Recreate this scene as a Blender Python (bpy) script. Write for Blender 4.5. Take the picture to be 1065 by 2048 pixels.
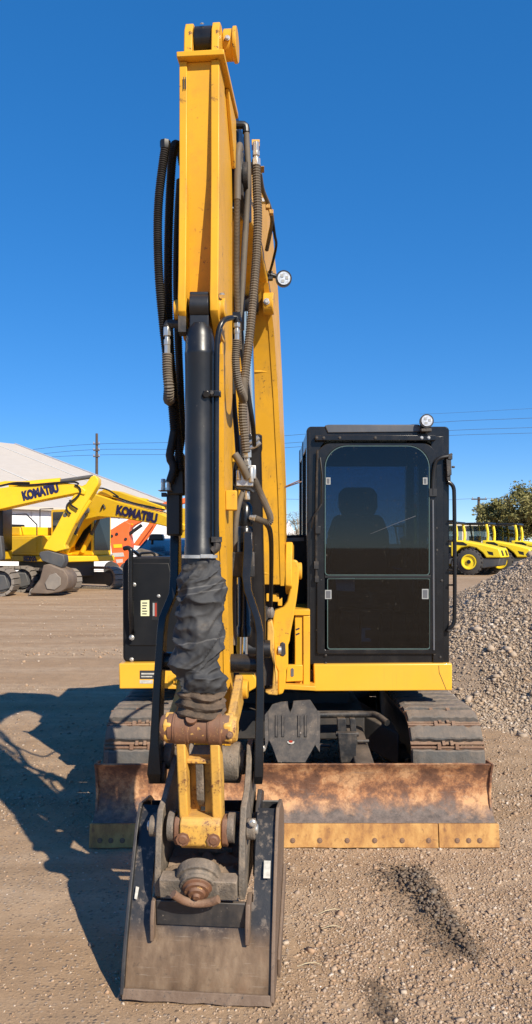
import bpy, bmesh, math, random
import numpy as np
from mathutils import Vector, Matrix, noise

for _o in list(bpy.data.objects):
    bpy.data.objects.remove(_o, do_unlink=True)
SC = bpy.context.scene
COL = SC.collection
random.seed(7)
RNG = np.random.default_rng(11)

# ------------------------------------------------------------------ camera
F, YH, H = 1540.0, 1090.0, 1.70        # focal length in photo pixels, horizon row, eye height
cam_d = bpy.data.cameras.new("camera")
cam = bpy.data.objects.new("camera", cam_d)
COL.objects.link(cam)
cam.location = (0, 0, H)
cam.rotation_euler = (math.radians(90), 0, 0)
cam_d.sensor_fit = 'VERTICAL'
cam_d.sensor_height = 24.0
cam_d.lens = F / 2048 * 24.0
cam_d.shift_y = (YH - 1024) / 2048
cam_d.clip_start = 0.05
cam_d.clip_end = 6000
SC.camera = cam

# ------------------------------------------------------------------ sky, sun, exposure
SUN_EL = math.radians(36)
SUN_AZ = Vector((0.55, -0.835, 0)).normalized()          # from the scene towards the sun
wd = bpy.data.worlds.new("World")
SC.world = wd
wd.use_nodes = True
_nt = wd.node_tree
_bg = _nt.nodes['Background']
_sky = _nt.nodes.new('ShaderNodeTexSky')
_sky.sky_type = 'NISHITA'
_sky.sun_disc = False
_sky.sun_elevation = SUN_EL
_sky.sun_rotation = math.atan2(SUN_AZ.x, SUN_AZ.y)
_sky.altitude = 4000
_sky.air_density = 1.0
_sky.dust_density = 0.0
_sky.ozone_density = 5.0
_gm = _nt.nodes.new('ShaderNodeGamma'); _gm.inputs[1].default_value = 0.56
_hs = _nt.nodes.new('ShaderNodeHueSaturation'); _hs.inputs['Saturation'].default_value = 1.67; _hs.inputs['Hue'].default_value = 0.509; _hs.inputs['Value'].default_value = 1.55
_nt.links.new(_sky.outputs[0], _gm.inputs[0]); _nt.links.new(_gm.outputs[0], _hs.inputs['Color']); _nt.links.new(_hs.outputs[0], _bg.inputs[0])
_bg.inputs[1].default_value = 0.15
sun_d = bpy.data.lights.new("sun", 'SUN')
sun_d.energy = 4.9
sun_d.angle = math.radians(0.5)
sun_d.color = (1.0, 0.91, 0.76)
sun = bpy.data.objects.new("sun", sun_d)
COL.objects.link(sun)
_S = Vector((SUN_AZ.x * math.cos(SUN_EL), SUN_AZ.y * math.cos(SUN_EL), math.sin(SUN_EL)))
sun.rotation_euler = (-_S).to_track_quat('-Z', 'Y').to_euler()
sun.location = (6, -8, 12)
SC.view_settings.view_transform = 'Standard'
SC.view_settings.look = 'None'
SC.view_settings.exposure = 0.55
SC.view_settings.gamma = 1.0
SC.view_settings.use_curve_mapping = False
SC.cycles.max_bounces = 8
SC.cycles.transparent_max_bounces = 12
SC.cycles.caustics_reflective = False
SC.cycles.caustics_refractive = False

# ------------------------------------------------------------------ placing helpers
def pt(px, py, Y):
    """world point seen at photo pixel (px, py) at depth Y"""
    return Vector(((px - 532.5) * Y / F, Y, H - (py - YH) * Y / F))
def zz(py, Y):
    return H - (py - YH) * Y / F
A5 = math.radians(5.0)
def lk(Y, r, z):
    """point in the boom's swing plane: depth Y, sideways r, height z"""
    return Vector((-0.25 + (Y - 2.95) * math.tan(A5) + r * math.cos(A5), Y - r * math.sin(A5), z))

# ------------------------------------------------------------------ mesh builder
class MB:
    def __init__(self):
        self.v = []; self.f = []; self.m = []
    def add(self, vs, fs, mi=0):
        b = len(self.v)
        self.v += [Vector(p) for p in vs]
        for f in fs:
            self.f.append([i + b for i in f]); self.m.append(mi)
        return self
    def box(self, c, s, mi=0, R=None):
        c = Vector(c)
        vs = []
        for x in (-.5, .5):
            for y in (-.5, .5):
                for z in (-.5, .5):
                    p = Vector((x * s[0], y * s[1], z * s[2]))
                    vs.append(c + (R @ p if R else p))
        return self.add(vs, [(0, 1, 3, 2), (4, 6, 7, 5), (0, 4, 5, 1), (2, 3, 7, 6), (0, 2, 6, 4), (1, 5, 7, 3)], mi)
    def span(self, a, b, mi=0):
        a, b = Vector(a), Vector(b)
        return self.box((a + b) / 2, [abs(q) for q in (b - a)], mi)
    def prism(self, loop, off, mi=0):
        loop = [Vector(p) for p in loop]; off = Vector(off); n = len(loop)
        vs = loop + [p + off for p in loop]
        fs = [list(range(n))[::-1], list(range(n, 2 * n))] + [(i, (i + 1) % n, n + (i + 1) % n, n + i) for i in range(n)]
        return self.add(vs, fs, mi)
    def loft(self, loops, mi=0, cap=True, closed=False):
        n = len(loops[0]); vs = [p for l in loops for p in l]; fs = []
        k = len(loops)
        for j in range(k if closed else k - 1):
            a, b = j * n, ((j + 1) % k) * n
            for i in range(n):
                fs.append((a + i, a + (i + 1) % n, b + (i + 1) % n, b + i))
        if cap and not closed:
            fs.append(list(range(n))[::-1]); fs.append(list(range((k - 1) * n, k * n)))
        return self.add(vs, fs, mi)
    def tube(self, path, r, n=10, mi=0, cap=True):
        path = [Vector(p) for p in path]; k = len(path)
        rs = r if isinstance(r, (list, tuple)) else [r] * k
        loops = []; ref = None
        for i in range(k):
            t = (path[min(i + 1, k - 1)] - path[max(i - 1, 0)])
            if t.length < 1e-9: t = Vector((0, 0, 1))
            t.normalize()
            if ref is None:
                ref = t.orthogonal().normalized()
            ref = (ref - t * ref.dot(t))
            if ref.length < 1e-6: ref = t.orthogonal()
            ref.normalize(); bn = t.cross(ref)
            loops.append([path[i] + (ref * math.cos(a) + bn * math.sin(a)) * rs[i] for a in [2 * math.pi * q / n for q in range(n)]])
        return self.loft(loops, mi, cap)
    def cyl(self, a, b, r, r2=None, n=20, mi=0):
        return self.tube([a, b], [r, r if r2 is None else r2], n, mi)
    def lathe(self, a, b, prof, n=20, mi=0):
        a, b = Vector(a), Vector(b)
        return self.tube_exact(a, (b - a).normalized(), prof, n, mi)
    def tube_exact(self, a, t, prof, n=20, mi=0):
        ref = t.orthogonal().normalized(); bn = t.cross(ref)
        loops = [[a + t * s + (ref * math.cos(q) + bn * math.sin(q)) * r for q in [2 * math.pi * i / n for i in range(n)]] for s, r in prof]
        return self.loft(loops, mi)

def chaikin(pts, it=2, closed=False):
    pts = [Vector(p) for p in pts]
    for _ in range(it):
        out = [] if closed else [pts[0]]
        n = len(pts)
        for i in range(n if closed else n - 1):
            p, q = pts[i], pts[(i + 1) % n]
            out += [p * .75 + q * .25, p * .25 + q * .75]
        if not closed: out.append(pts[-1])
        pts = out
    return pts
def spline(pts, step):
    """Catmull-Rom through pts, resampled to even steps"""
    P = [Vector(p) for p in pts]; P = [P[0] * 2 - P[1]] + P + [P[-1] * 2 - P[-2]]
    fine = []
    for i in range(1, len(P) - 2):
        a, b, c, d = P[i - 1:i + 3]
        for k in range(24):
            t = k / 24
            fine.append(.5 * ((2 * b) + (c - a) * t + (2 * a - 5 * b + 4 * c - d) * t * t + (3 * b - a - 3 * c + d) * t ** 3))
    fine.append(P[-2])
    out = [fine[0]]; acc = 0
    for p, q in zip(fine, fine[1:]):
        L = (q - p).length
        while acc + L >= step and L > 1e-9:
            s = (step - acc) / L
            p = p.lerp(q, s); L = (q - p).length; out.append(p.copy()); acc = 0
        acc += L
    out.append(fine[-1])
    return out

WLOC = {}
def empty(name, loc=(0, 0, 0), parent=None, **tags):
    o = bpy.data.objects.new(name, None)
    COL.objects.link(o)
    o.empty_display_size = .2
    loc = Vector(loc); WLOC[o.name] = loc
    if parent: o.parent = parent; o.location = loc - WLOC[parent.name]
    else: o.location = loc
    tag(o, **tags)
    return o
def tag(o, label=None, cat=None, group=None, kind=None):
    if label: o["label"] = label
    if cat: o["category"] = cat
    if group: o["group"] = group
    if kind: o["kind"] = kind
    return o
def build(mb, name, mats, parent=None, smooth=40, bevel=0, center=True, seg=2, recalc=True):
    if not isinstance(mats, (list, tuple)): mats = [mats]
    v = mb.v
    lo = Vector([min(p[i] for p in v) for i in range(3)]); hi = Vector([max(p[i] for p in v) for i in range(3)])
    c = (lo + hi) / 2 if center else (WLOC[parent.name] if parent else Vector((0, 0, 0)))
    if center and parent is None: c.z = lo.z
    me = bpy.data.meshes.new(name)
    me.from_pydata([tuple(p - c) for p in v], [], mb.f)
    for m in mats: me.materials.append(M[m] if isinstance(m, str) else m)
    me.polygons.foreach_set('material_index', mb.m)
    if recalc:
        bm = bmesh.new(); bm.from_mesh(me)
        bmesh.ops.recalc_face_normals(bm, faces=bm.faces)
        bm.to_mesh(me); bm.free()
    if smooth:
        me.polygons.foreach_set('use_smooth', [True] * len(me.polygons))
        me.set_sharp_from_angle(angle=math.radians(smooth))
    o = bpy.data.objects.new(name, me)
    COL.objects.link(o)
    WLOC[o.name] = c
    if parent:
        o.parent = parent; o.location = c - WLOC[parent.name]
    else:
        o.location = c
    if bevel:
        b = o.modifiers.new('edge', 'BEVEL'); b.width = bevel; b.segments = seg; b.limit_method = 'ANGLE'; b.angle_limit = math.radians(35)
        b.harden_normals = False
    return o
def copy_tree(o, parent=None):
    c = o.copy(); COL.objects.link(c); c.parent = parent
    for ch in list(o.children): copy_tree(ch, c)
    return c

# ------------------------------------------------------------------ materials
M = {}
class NT:
    def __init__(self, name):
        self.mat = bpy.data.materials.new(name); self.mat.use_nodes = True
        self.t = self.mat.node_tree; self.t.nodes.clear()
        self.out = self.n('ShaderNodeOutputMaterial')
        M[name] = self.mat
    def n(self, ty, **kw):
        x = self.t.nodes.new(ty)
        for k, v in kw.items(): setattr(x, k, v)
        return x
    def l(self, a, b): self.t.links.new(a, b)
    def co(self, which='Object'): 
        return self.n('ShaderNodeTexCoord').outputs[which]
    def mapping(self, vec, scale=(1, 1, 1), rot=(0, 0, 0)):
        m = self.n('ShaderNodeMapping'); self.l(vec, m.inputs[0]); m.inputs['Scale'].default_value = scale; m.inputs['Rotation'].default_value = rot
        return m.outputs[0]
    def noise(self, vec, scale, detail=5, rough=.55, dist=0.0):
        x = self.n('ShaderNodeTexNoise'); self.l(vec, x.inputs['Vector'])
        x.inputs['Scale'].default_value = scale; x.inputs['Detail'].default_value = detail; x.inputs['Roughness'].default_value = rough; x.inputs['Distortion'].default_value = dist
        return x.outputs['Fac']
    def vor(self, vec, scale, out='Color', feature='F1'):
        x = self.n('ShaderNodeTexVoronoi'); x.feature = feature; self.l(vec, x.inputs['Vector']); x.inputs['Scale'].default_value = scale
        return x.outputs[out]
    def ramp(self, fac, stops, interp='LINEAR'):
        x = self.n('ShaderNodeValToRGB'); x.color_ramp.interpolation = interp
        e = x.color_ramp.elements
        while len(e) < len(stops): e.new(.5)
        for i, (p, c) in enumerate(stops):
            e[i].position = p
            e[i].color = (c, c, c, 1) if isinstance(c, (int, float)) else (*c, 1)
        self.l(fac, x.inputs[0]); return x.outputs[0]
    def mix(self, fac, a, b, mode='MIX'):
        x = self.n('ShaderNodeMix'); x.data_type = 'RGBA'; x.blend_type = mode
        for s, val in ((0, fac), (6, a), (7, b)):
            if hasattr(val, 'is_linked') or hasattr(val, 'links'): self.l(val, x.inputs[s])
            elif isinstance(val, (int, float)): x.inputs[s].default_value = val if s == 0 else (val, val, val, 1)
            else: x.inputs[s].default_value = (*val, 1)
        return x.outputs[2]
    def math(self, op, a, b=None, clamp=False):
        x = self.n('ShaderNodeMath'); x.operation = op; x.use_clamp = clamp
        for s, val in ((0, a), (1, b)):
            if val is None: continue
            if isinstance(val, (int, float)): x.inputs[s].default_value = val
            else: self.l(val, x.inputs[s])
        return x.outputs[0]
    def bump(self, h, strength=.3, dist=.01):
        x = self.n('ShaderNodeBump'); x.inputs['Strength'].default_value = strength; x.inputs['Distance'].default_value = dist
        self.l(h, x.inputs['Height']); return x.outputs[0]
    def bsdf(self, color, rough=.5, metal=0.0, normal=None, spec=.5, coat=0):
        b = self.n('ShaderNodeBsdfPrincipled')
        for k, val in (('Base Color', color), ('Roughness', rough), ('Metallic', metal), ('Specular IOR Level', spec), ('Coat Weight', coat)):
            if hasattr(val, 'links'): self.l(val, b.inputs[k])
            elif isinstance(val, (tuple, list)): b.inputs[k].default_value = (*val, 1)
            else: b.inputs[k].default_value = val
        if normal is not None: self.l(normal, b.inputs['Normal'])
        self.l(b.outputs[0], self.out.inputs[0])
        return b

DUST = (.30, .225, .165)
def worn(name, base, dirt=(.12, .085, .055), chip=None, rough=.45, d_amt=.35, chip_amt=.5, scale=6, dust=.25, metal=0.0, bump=.06, dscale=None, coat=0, vary=.06, spec=.5, streak=0):
    """paint or metal with soft dirt, streaks, small chips and dust lying on what faces up"""
    t = NT(name); co = t.co()
    n1 = t.noise(co, scale, 7, .62)
    n2 = t.noise(t.mapping(co, (1, 1, .22)), scale * 4, 6, .6)
    n0 = t.noise(co, 1.7, 3)
    c = t.mix(t.ramp(n0, [(.3, 0), (.7, 1)]), tuple(q * (1 - vary) for q in base), tuple(min(1, q * (1 + vary)) for q in base))
    dm = t.math('MULTIPLY', t.ramp(n1, [(.45, 0), (.72, 1)]), t.ramp(n2, [(.3, .2), (.7, 1)]))
    c = t.mix(t.math('MULTIPLY', dm, d_amt), c, dirt)
    rg = t.ramp(n1, [(.3, rough * .85), (.75, min(1, rough * 1.35))])
    if chip:
        n3 = t.noise(co, scale * 7, 5, .7)
        cm = t.math('MULTIPLY', t.ramp(n3, [(.66 - .1 * chip_amt, 0), (.70 - .1 * chip_amt, 1)]), t.ramp(t.noise(co, scale * .9, 3), [(.45, 0), (.62, 1)]))
        c = t.mix(cm, c, chip)
    if streak:
        n6 = t.noise(t.mapping(co, (28, 28, 1.3)), 2.2, 5, .7); n7 = t.noise(co, 2.6, 3)
        sm = t.math('MULTIPLY', t.ramp(n6, [(.60, 0), (.70, 1)]), t.ramp(n7, [(.42, 0), (.62, 1)]))
        c = t.mix(t.math('MULTIPLY', sm, streak), c, dirt)
    if dust:
        g = t.n('ShaderNodeNewGeometry'); sx = t.n('ShaderNodeSeparateXYZ'); t.l(g.outputs['Normal'], sx.inputs[0])
        up = t.math('MULTIPLY', t.ramp(sx.outputs[2], [(.25, 0), (.95, 1)]), t.ramp(n1, [(.3, .35), (.65, 1)]))
        c = t.mix(t.math('MULTIPLY', up, dust), c, DUST)
    t.bsdf(c, rg, metal, t.bump(t.noise(co, dscale or scale * 5, 6, .65), bump, .01), spec, coat)
def plain(name, base, rough=.5, metal=0.0, vary=.12, scale=8, bump=0.0, bscale=30, spec=.5):
    t = NT(name); co = t.co()
    n1 = t.noise(co, scale, 5)
    c = t.mix(t.ramp(n1, [(.3, 0), (.7, 1)]), tuple(q * (1 - vary) for q in base), tuple(min(1, q * (1 + vary)) for q in base))
    t.bsdf(c, rough, metal, t.bump(t.noise(co, bscale, 4), bump, .02) if bump else None, spec)

RUST = (.16, .062, .024)
worn('yellow', (.68, .348, .027), dirt=(.24, .14, .05), chip=(.13, .07, .035), rough=.38, d_amt=.55, chip_amt=.5, scale=6, dust=.12, bump=.04, coat=0, streak=.6, spec=.22, vary=.09)
worn('yellow_skirt', (.76, .40, .030), dirt=(.36, .2, .05), chip=None, rough=.36, d_amt=.22, scale=4, dust=.15, bump=.02, coat=.05, streak=.25)
worn('yellow_worn', (.62, .34, .06), dirt=(.13, .08, .045), chip=RUST, rough=.55, d_amt=1.0, chip_amt=1.1, scale=11, dust=.35, bump=.18)
worn('rust_boss', (.17, .075, .038), dirt=(.06, .04, .03), chip=(.5, .28, .08), rough=.6, d_amt=.7, chip_amt=.45, scale=9, dust=.3, bump=.25)
worn('black_paint', (.008, .0085, .010), dirt=(.05, .042, .035), chip=(.28, .26, .23), rough=.24, d_amt=.30, chip_amt=-.35, scale=6, dust=.14, bump=.05, spec=.4)
worn('black_cover', (.007, .008, .010), dirt=(.03, .027, .024), chip=None, rough=.40, d_amt=.3, scale=4, dust=.10, bump=.05, spec=.25)
worn('black_worn', (.016, .016, .017), dirt=(.15, .115, .085), chip=(.32, .27, .22), rough=.5, d_amt=.7, chip_amt=.15, scale=14, dust=.22, bump=.15)
worn('coupler_grey', (.105, .088, .070), dirt=(.34, .26, .185), chip=(.025, .023, .022), rough=.65, d_amt=1.0, chip_amt=.7, scale=17, dust=.5, bump=.5, vary=.3)
worn('undercarriage', (.022, .021, .021), dirt=(.11, .08, .06), chip=None, rough=.6, d_amt=.6, scale=7, dust=.35, bump=.15)
worn('rubber', (.085, .080, .074), dirt=(.24, .185, .14), chip=(.05, .047, .045), rough=.85, d_amt=.65, chip_amt=.6, scale=12, dust=.5, bump=.6, dscale=40)
worn('rust_steel', (.17, .09, .052), dirt=(.30, .2, .13), chip=(.07, .04, .028), rough=.7, d_amt=.6, chip_amt=.8, scale=14, dust=.45, bump=.4)
worn('silver', (.62, .60, .55), dirt=(.2, .16, .12), chip=None, rough=.32, d_amt=.5, scale=30, dust=.2, metal=.75, bump=.05)
worn('hose_black', (.009, .009, .010), dirt=(.07, .056, .045), chip=None, rough=.5, d_amt=.25, scale=9, dust=.12, bump=.05, spec=.35)
worn('hose_dusty', (.10, .082, .062), dirt=(.21, .165, .115), chip=None, rough=.65, d_amt=.7, scale=10, dust=.35, bump=.08)
worn('hood_grey', (.10, .105, .12), dirt=(.2, .17, .13), chip=None, rough=.28, d_amt=.3, scale=4, dust=.25, bump=.02)
plain('chrome', (.65, .65, .66), .14, 1.0, .05)
plain('plastic_black', (.012, .012, .013), .42)
plain('white_sticker', (.46, .44, .39), .5, 0, .25, 60)
plain('lime_sticker', (.66, .66, .40), .5, 0, .08)
plain('sticker_ink', (.03, .03, .035), .5)
plain('red_plastic', (.30, .035, .02), .4)
plain('clip_white', (.30, .31, .31), .4)
plain('seat_fabric', (.020, .021, .023), .8, 0, .2, 20, .2, 200)
plain('cab_liner', (.018, .018, .018), .7)
plain('paper', (.85, .85, .82), .7)
plain('bolt_steel', (.22, .19, .17), .5, .6, .2, 40)

# wrinkled rubberised sleeve
t = NT('sleeve'); co = t.co()
n1 = t.noise(co, 11, 6, .6); n2 = t.noise(t.mapping(co, (1, 1, 2.2)), 7, 5, .6); n5 = t.noise(co, 160, 3, .6)
c = t.mix(t.ramp(n1, [(.3, 0), (.75, 1)]), (.020, .021, .024), (.062, .062, .064))
c = t.mix(t.ramp(n2, [(.56, 0), (.76, .7)]), c, (.14, .115, .09))
sx = t.n('ShaderNodeSeparateXYZ'); t.l(co, sx.inputs[0])
zc = t.math('ADD', t.math('ADD', sx.outputs[2], t.math('MULTIPLY', sx.outputs[0], -.16)), t.math('MULTIPLY', t.math('SUBTRACT', n1, .5), .03))
for z0 in (.150, .128, -.055):
    ln = t.math('ABSOLUTE', t.math('SUBTRACT', zc, z0)); c = t.mix(t.ramp(ln, [(.0006, .5), (.0022, 0)]), c, (.16, .155, .15))
t.bsdf(c, .72, 0, t.bump(n5, .12, .003), .4)
t = NT('sleeve_dirty'); co = t.co()
n1 = t.noise(co, 18, 7, .65)
t.bsdf(t.mix(t.ramp(n1, [(.3, 0), (.75, 1)]), (.035, .027, .02), (.15, .10, .065)), .85, 0, t.bump(t.noise(t.mapping(co, (1, 1, 3)), 30, 6), .6, .02))

# blade: blotchy rust over bare steel, shading of the lower curve painted darker
t = NT('blade_rust'); co = t.co()
n1 = t.noise(co, 5.0, 12, .72, .1); n2 = t.noise(co, 22, 8, .75); n3 = t.noise(co, 1.8, 4)
c = t.ramp(n1, [(.36, (.10, .055, .038)), (.45, (.19, .092, .055)), (.51, (.40, .19, .09)), (.59, (.56, .32, .165))])
c = t.mix(t.ramp(n2, [(.40, .6), (.52, 0)]), c, (.15, .075, .048))
n4 = t.noise(t.mapping(co, (.25, 1, 3)), 26, 6, .7); c = t.mix(t.ramp(n4, [(.58, 0), (.68, .35)]), c, (.30, .25, .21))
sx = t.n('ShaderNodeSeparateXYZ'); t.l(co, sx.inputs[0])
lowm = t.ramp(t.math('ADD', sx.outputs[2], t.math('MULTIPLY', t.math('SUBTRACT', n1, .5), .22)), [(.0, 0), (.5, 0), (1, 0)])
mr = t.n('ShaderNodeMapRange'); t.l(t.math('ADD', sx.outputs[2], t.math('MULTIPLY', t.math('SUBTRACT', n1, .5), .35)), mr.inputs[0])
mr.inputs[1].default_value = -.02; mr.inputs[2].default_value = -.12; mr.inputs[3].default_value = 0; mr.inputs[4].default_value = 1
c = t.mix(mr.outputs[0], c, t.mix(t.ramp(n2, [(.35, 0), (.65, 1)]), (.085, .072, .066), (.19, .15, .13)))
t.bsdf(c, t.ramp(n1, [(.35, .6), (.6, .95)]), .0, t.bump(n2, .45, .012), .3)
t = NT('edge_rust'); co = t.co()
n1 = t.noise(t.mapping(co, (1, 1, .5)), 12, 8, .65); n2 = t.noise(co, 40, 5)
c = t.ramp(n1, [(.32, (.20, .088, .035)), (.48, (.40, .20, .06)), (.66, (.54, .31, .10))])
c = t.mix(t.ramp(n2, [(.6, 0), (.75, .7)]), c, (.14, .06, .03))
t.bsdf(c, .72, 0, t.bump(n2, .3, .006))
# bucket: black paint above, ground brown and polished by soil towards the lip
t = NT('bucket_shell'); co = t.co()
n1 = t.noise(co, 8, 8, .65); n2 = t.noise(t.mapping(co, (2, 1, .8)), 7, 7, .65); n3 = t.noise(co, 28, 6, .7); n8 = t.noise(t.mapping(co, (1.5, 8, 40), (0, .3, 0)), 4, 6, .7)
sx = t.n('ShaderNodeSeparateXYZ'); t.l(co, sx.inputs[0])
h = t.math('ADD', sx.outputs[2], t.math('MULTIPLY', t.math('SUBTRACT', n1, .5), .14))
mr = t.n('ShaderNodeMapRange'); t.l(h, mr.inputs[0]); mr.inputs[1].default_value = .265; mr.inputs[2].default_value = .19
paint = t.mix(t.ramp(n3, [(.53, 0), (.62, 1)]), (.018, .019, .022), (.13, .105, .085))
paint = t.mix(t.ramp(n1, [(.52, 0), (.7, .55)]), paint, (.10, .078, .06))
steel = t.ramp(n2, [(.28, (.09, .055, .031)), (.5, (.17, .110, .066)), (.72, (.26, .182, .115))])
steel = t.mix(t.ramp(n1, [(.56, 0), (.72, .6)]), steel, (.20, .11, .06))
steel = t.mix(t.ramp(n8, [(.60, 0), (.68, .55)]), steel, (.36, .29, .22)); steel = t.mix(t.ramp(n3, [(.30, .7), (.42, 0)]), steel, (.07, .048, .032))
t.bsdf(t.mix(mr.outputs[0], paint, steel), t.mix(mr.outputs[0], .42, t.ramp(n2, [(.3, .42), (.7, .62)])), t.mix(mr.outputs[0], 0.0, .22), t.bump(n3, .15, .008))
worn('bucket_black', (.020, .021, .024), dirt=(.12, .095, .075), chip=(.30, .25, .2), rough=.42, d_amt=.6, chip_amt=.2, scale=9, dust=.3, bump=.12)
worn('bucket_rim', (.14, .092, .062), dirt=(.25, .18, .13), chip=(.05, .045, .042), rough=.6, d_amt=.7, chip_amt=.8, scale=11, dust=.25, bump=.3)

def glass(name, tint, gloss=1.0, dirt=.0):
    t = NT(name); co = t.co()
    tr = t.n('ShaderNodeBsdfTransparent'); tr.inputs[0].default_value = (*tint, 1)
    gl = t.n('ShaderNodeBsdfGlossy'); gl.inputs['Roughness'].default_value = .02; gl.inputs[0].default_value = (1, 1, 1, 1)
    fr = t.n('ShaderNodeFresnel'); fr.inputs[0].default_value = 1.52
    mx = t.n('ShaderNodeMixShader'); t.l(t.math('MULTIPLY', fr.outputs[0], gloss, True), mx.inputs[0]); t.l(tr.outputs[0], mx.inputs[1]); t.l(gl.outputs[0], mx.inputs[2])
    sh = mx.outputs[0]
    if dirt:
        df = t.n('ShaderNodeBsdfDiffuse'); df.inputs[0].default_value = (.45, .40, .34, 1)
        spots = t.ramp(t.noise(co, 85, 2, .5), [(.725, 0), (.75, .5)])
        film = t.ramp(t.noise(co, 3, 6), [(.3, .35), (.75, 1)])
        m2 = t.n('ShaderNodeMixShader')
        t.l(t.math('ADD', t.math('MULTIPLY', film, dirt), t.math('MULTIPLY', spots, .45), True), m2.inputs[0]); t.l(sh, m2.inputs[1]); t.l(df.outputs[0], m2.inputs[2]); sh = m2.outputs[0]
    t.l(sh, t.out.inputs[0])
glass('glass_front', (.25, .34, .43), .78, .004)
glass('glass_side', (.40, .50, .56), 1.1, .008)
plain('lens_bright', (.70, .70, .68), .12, .35, .35, 60)  # opaque lens, the reflector's bright reflection put into its pale colour
plain('reflector', (.85, .85, .86), .12, 1.0, .03)

# background paints
worn('bg_yellow', (.80, .48, .012), dirt=(.45, .27, .04), chip=None, rough=.4, d_amt=.25, scale=1.5, dust=.1, bump=.0)
worn('roller_yellow', (.84, .62, .02), dirt=(.55, .4, .08), chip=None, rough=.4, d_amt=.2, scale=1.5, dust=.05, bump=.0)
worn('bg_grey', (.055, .058, .062), dirt=(.15, .125, .1), chip=None, rough=.55, d_amt=.5, scale=2, dust=.3, bump=.0)
worn('bg_steel', (.19, .165, .14), dirt=(.30, .25, .2), chip=None, rough=.65, d_amt=.6, scale=3, dust=.35, bump=.1)
worn('bg_bucket', (.13, .095, .07), dirt=(.26, .2, .15), chip=(.08, .06, .05), rough=.6, d_amt=.6, scale=2.5, dust=.3, bump=.1)
worn('bg_tyre', (.045, .043, .042), dirt=(.14, .11, .085), chip=None, rough=.8, d_amt=.5, scale=3, dust=.25, bump=.1)
worn('orange', (.78, .13, .025), dirt=(.5, .12, .05), chip=None, rough=.45, d_amt=.3, scale=1.5, dust=.1, bump=0)
plain('navy', (.012, .012, .06), .4)
plain('bg_black', (.012, .012, .014), .4)
worn('drum_steel', (.33, .29, .25), dirt=(.22, .17, .13), chip=None, rough=.55, d_amt=.6, scale=2, dust=.2, bump=.05)
worn('roof_sheet', (.54, .475, .40), dirt=(.45, .39, .33), chip=None, rough=.6, d_amt=.5, scale=.25, dust=0, bump=.0, vary=.04)
plain('roof_seam', (.58, .55, .5), .6)
worn('wall_white', (.74, .74, .75), dirt=(.5, .5, .5), chip=None, rough=.6, d_amt=.25, scale=.4, dust=0, bump=0)
plain('wall_joint', (.34, .34, .36), .6)
plain('cream', (.62, .55, .45), .7)
worn('pole_wood', (.085, .06, .045), dirt=(.05, .04, .03), rough=.85, scale=2, dust=0)
plain('wire', (.02, .02, .022), .6)
plain('bark', (.09, .07, .052), .9)
plain('concrete', (.36, .31, .26), .9, 0, .25, 3)
plain('twig', (.30, .24, .17), .9)
plain('straw', (.52, .43, .27), .8)
def leafmat(name, a, b):
    t = NT(name); g = t.n('ShaderNodeNewGeometry')
    c = t.ramp(g.outputs['Random Per Island'], [(0, a), (1, b)])
    t.bsdf(c, .7)
leafmat('leaf', (.085, .088, .022), (.26, .225, .07))
leafmat('leaf_dry', (.10, .085, .05), (.22, .18, .11))

# gravel and dirt
def stones(name, cols, dark=1.0):
    dark *= 1.3
    t = NT(name); g = t.n('ShaderNodeNewGeometry'); co = t.co()
    c = t.ramp(g.outputs['Random Per Island'], [(p, tuple(q * dark for q in cc)) for p, cc in cols], 'CONSTANT')
    c = t.mix(t.ramp(t.noise(co, 60, 4), [(.3, 0), (.7, .4)]), c, tuple(q * dark for q in (.19, .135, .095)))
    t.bsdf(c, .85)
STONE = [(0, (.25, .165, .10)), (.22, (.30, .205, .13)), (.4, (.22, .155, .105)), (.52, (.33, .24, .165)), (.66, (.27, .20, .145)), (.78, (.32, .205, .125)), (.88, (.39, .31, .23)), (.98, (.47, .40, .33))]
stones('stone', STONE)
stones('stone_wet', STONE, .42)
PSTONE = [(0, (.24, .18, .125)), (.2, (.31, .235, .165)), (.4, (.21, .16, .115)), (.52, (.34, .265, .195)), (.68, (.28, .22, .165)), (.8, (.33, .235, .155)), (.9, (.41, .34, .265)), (.98, (.50, .43, .36))]
stones('stone_pile', PSTONE)

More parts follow.
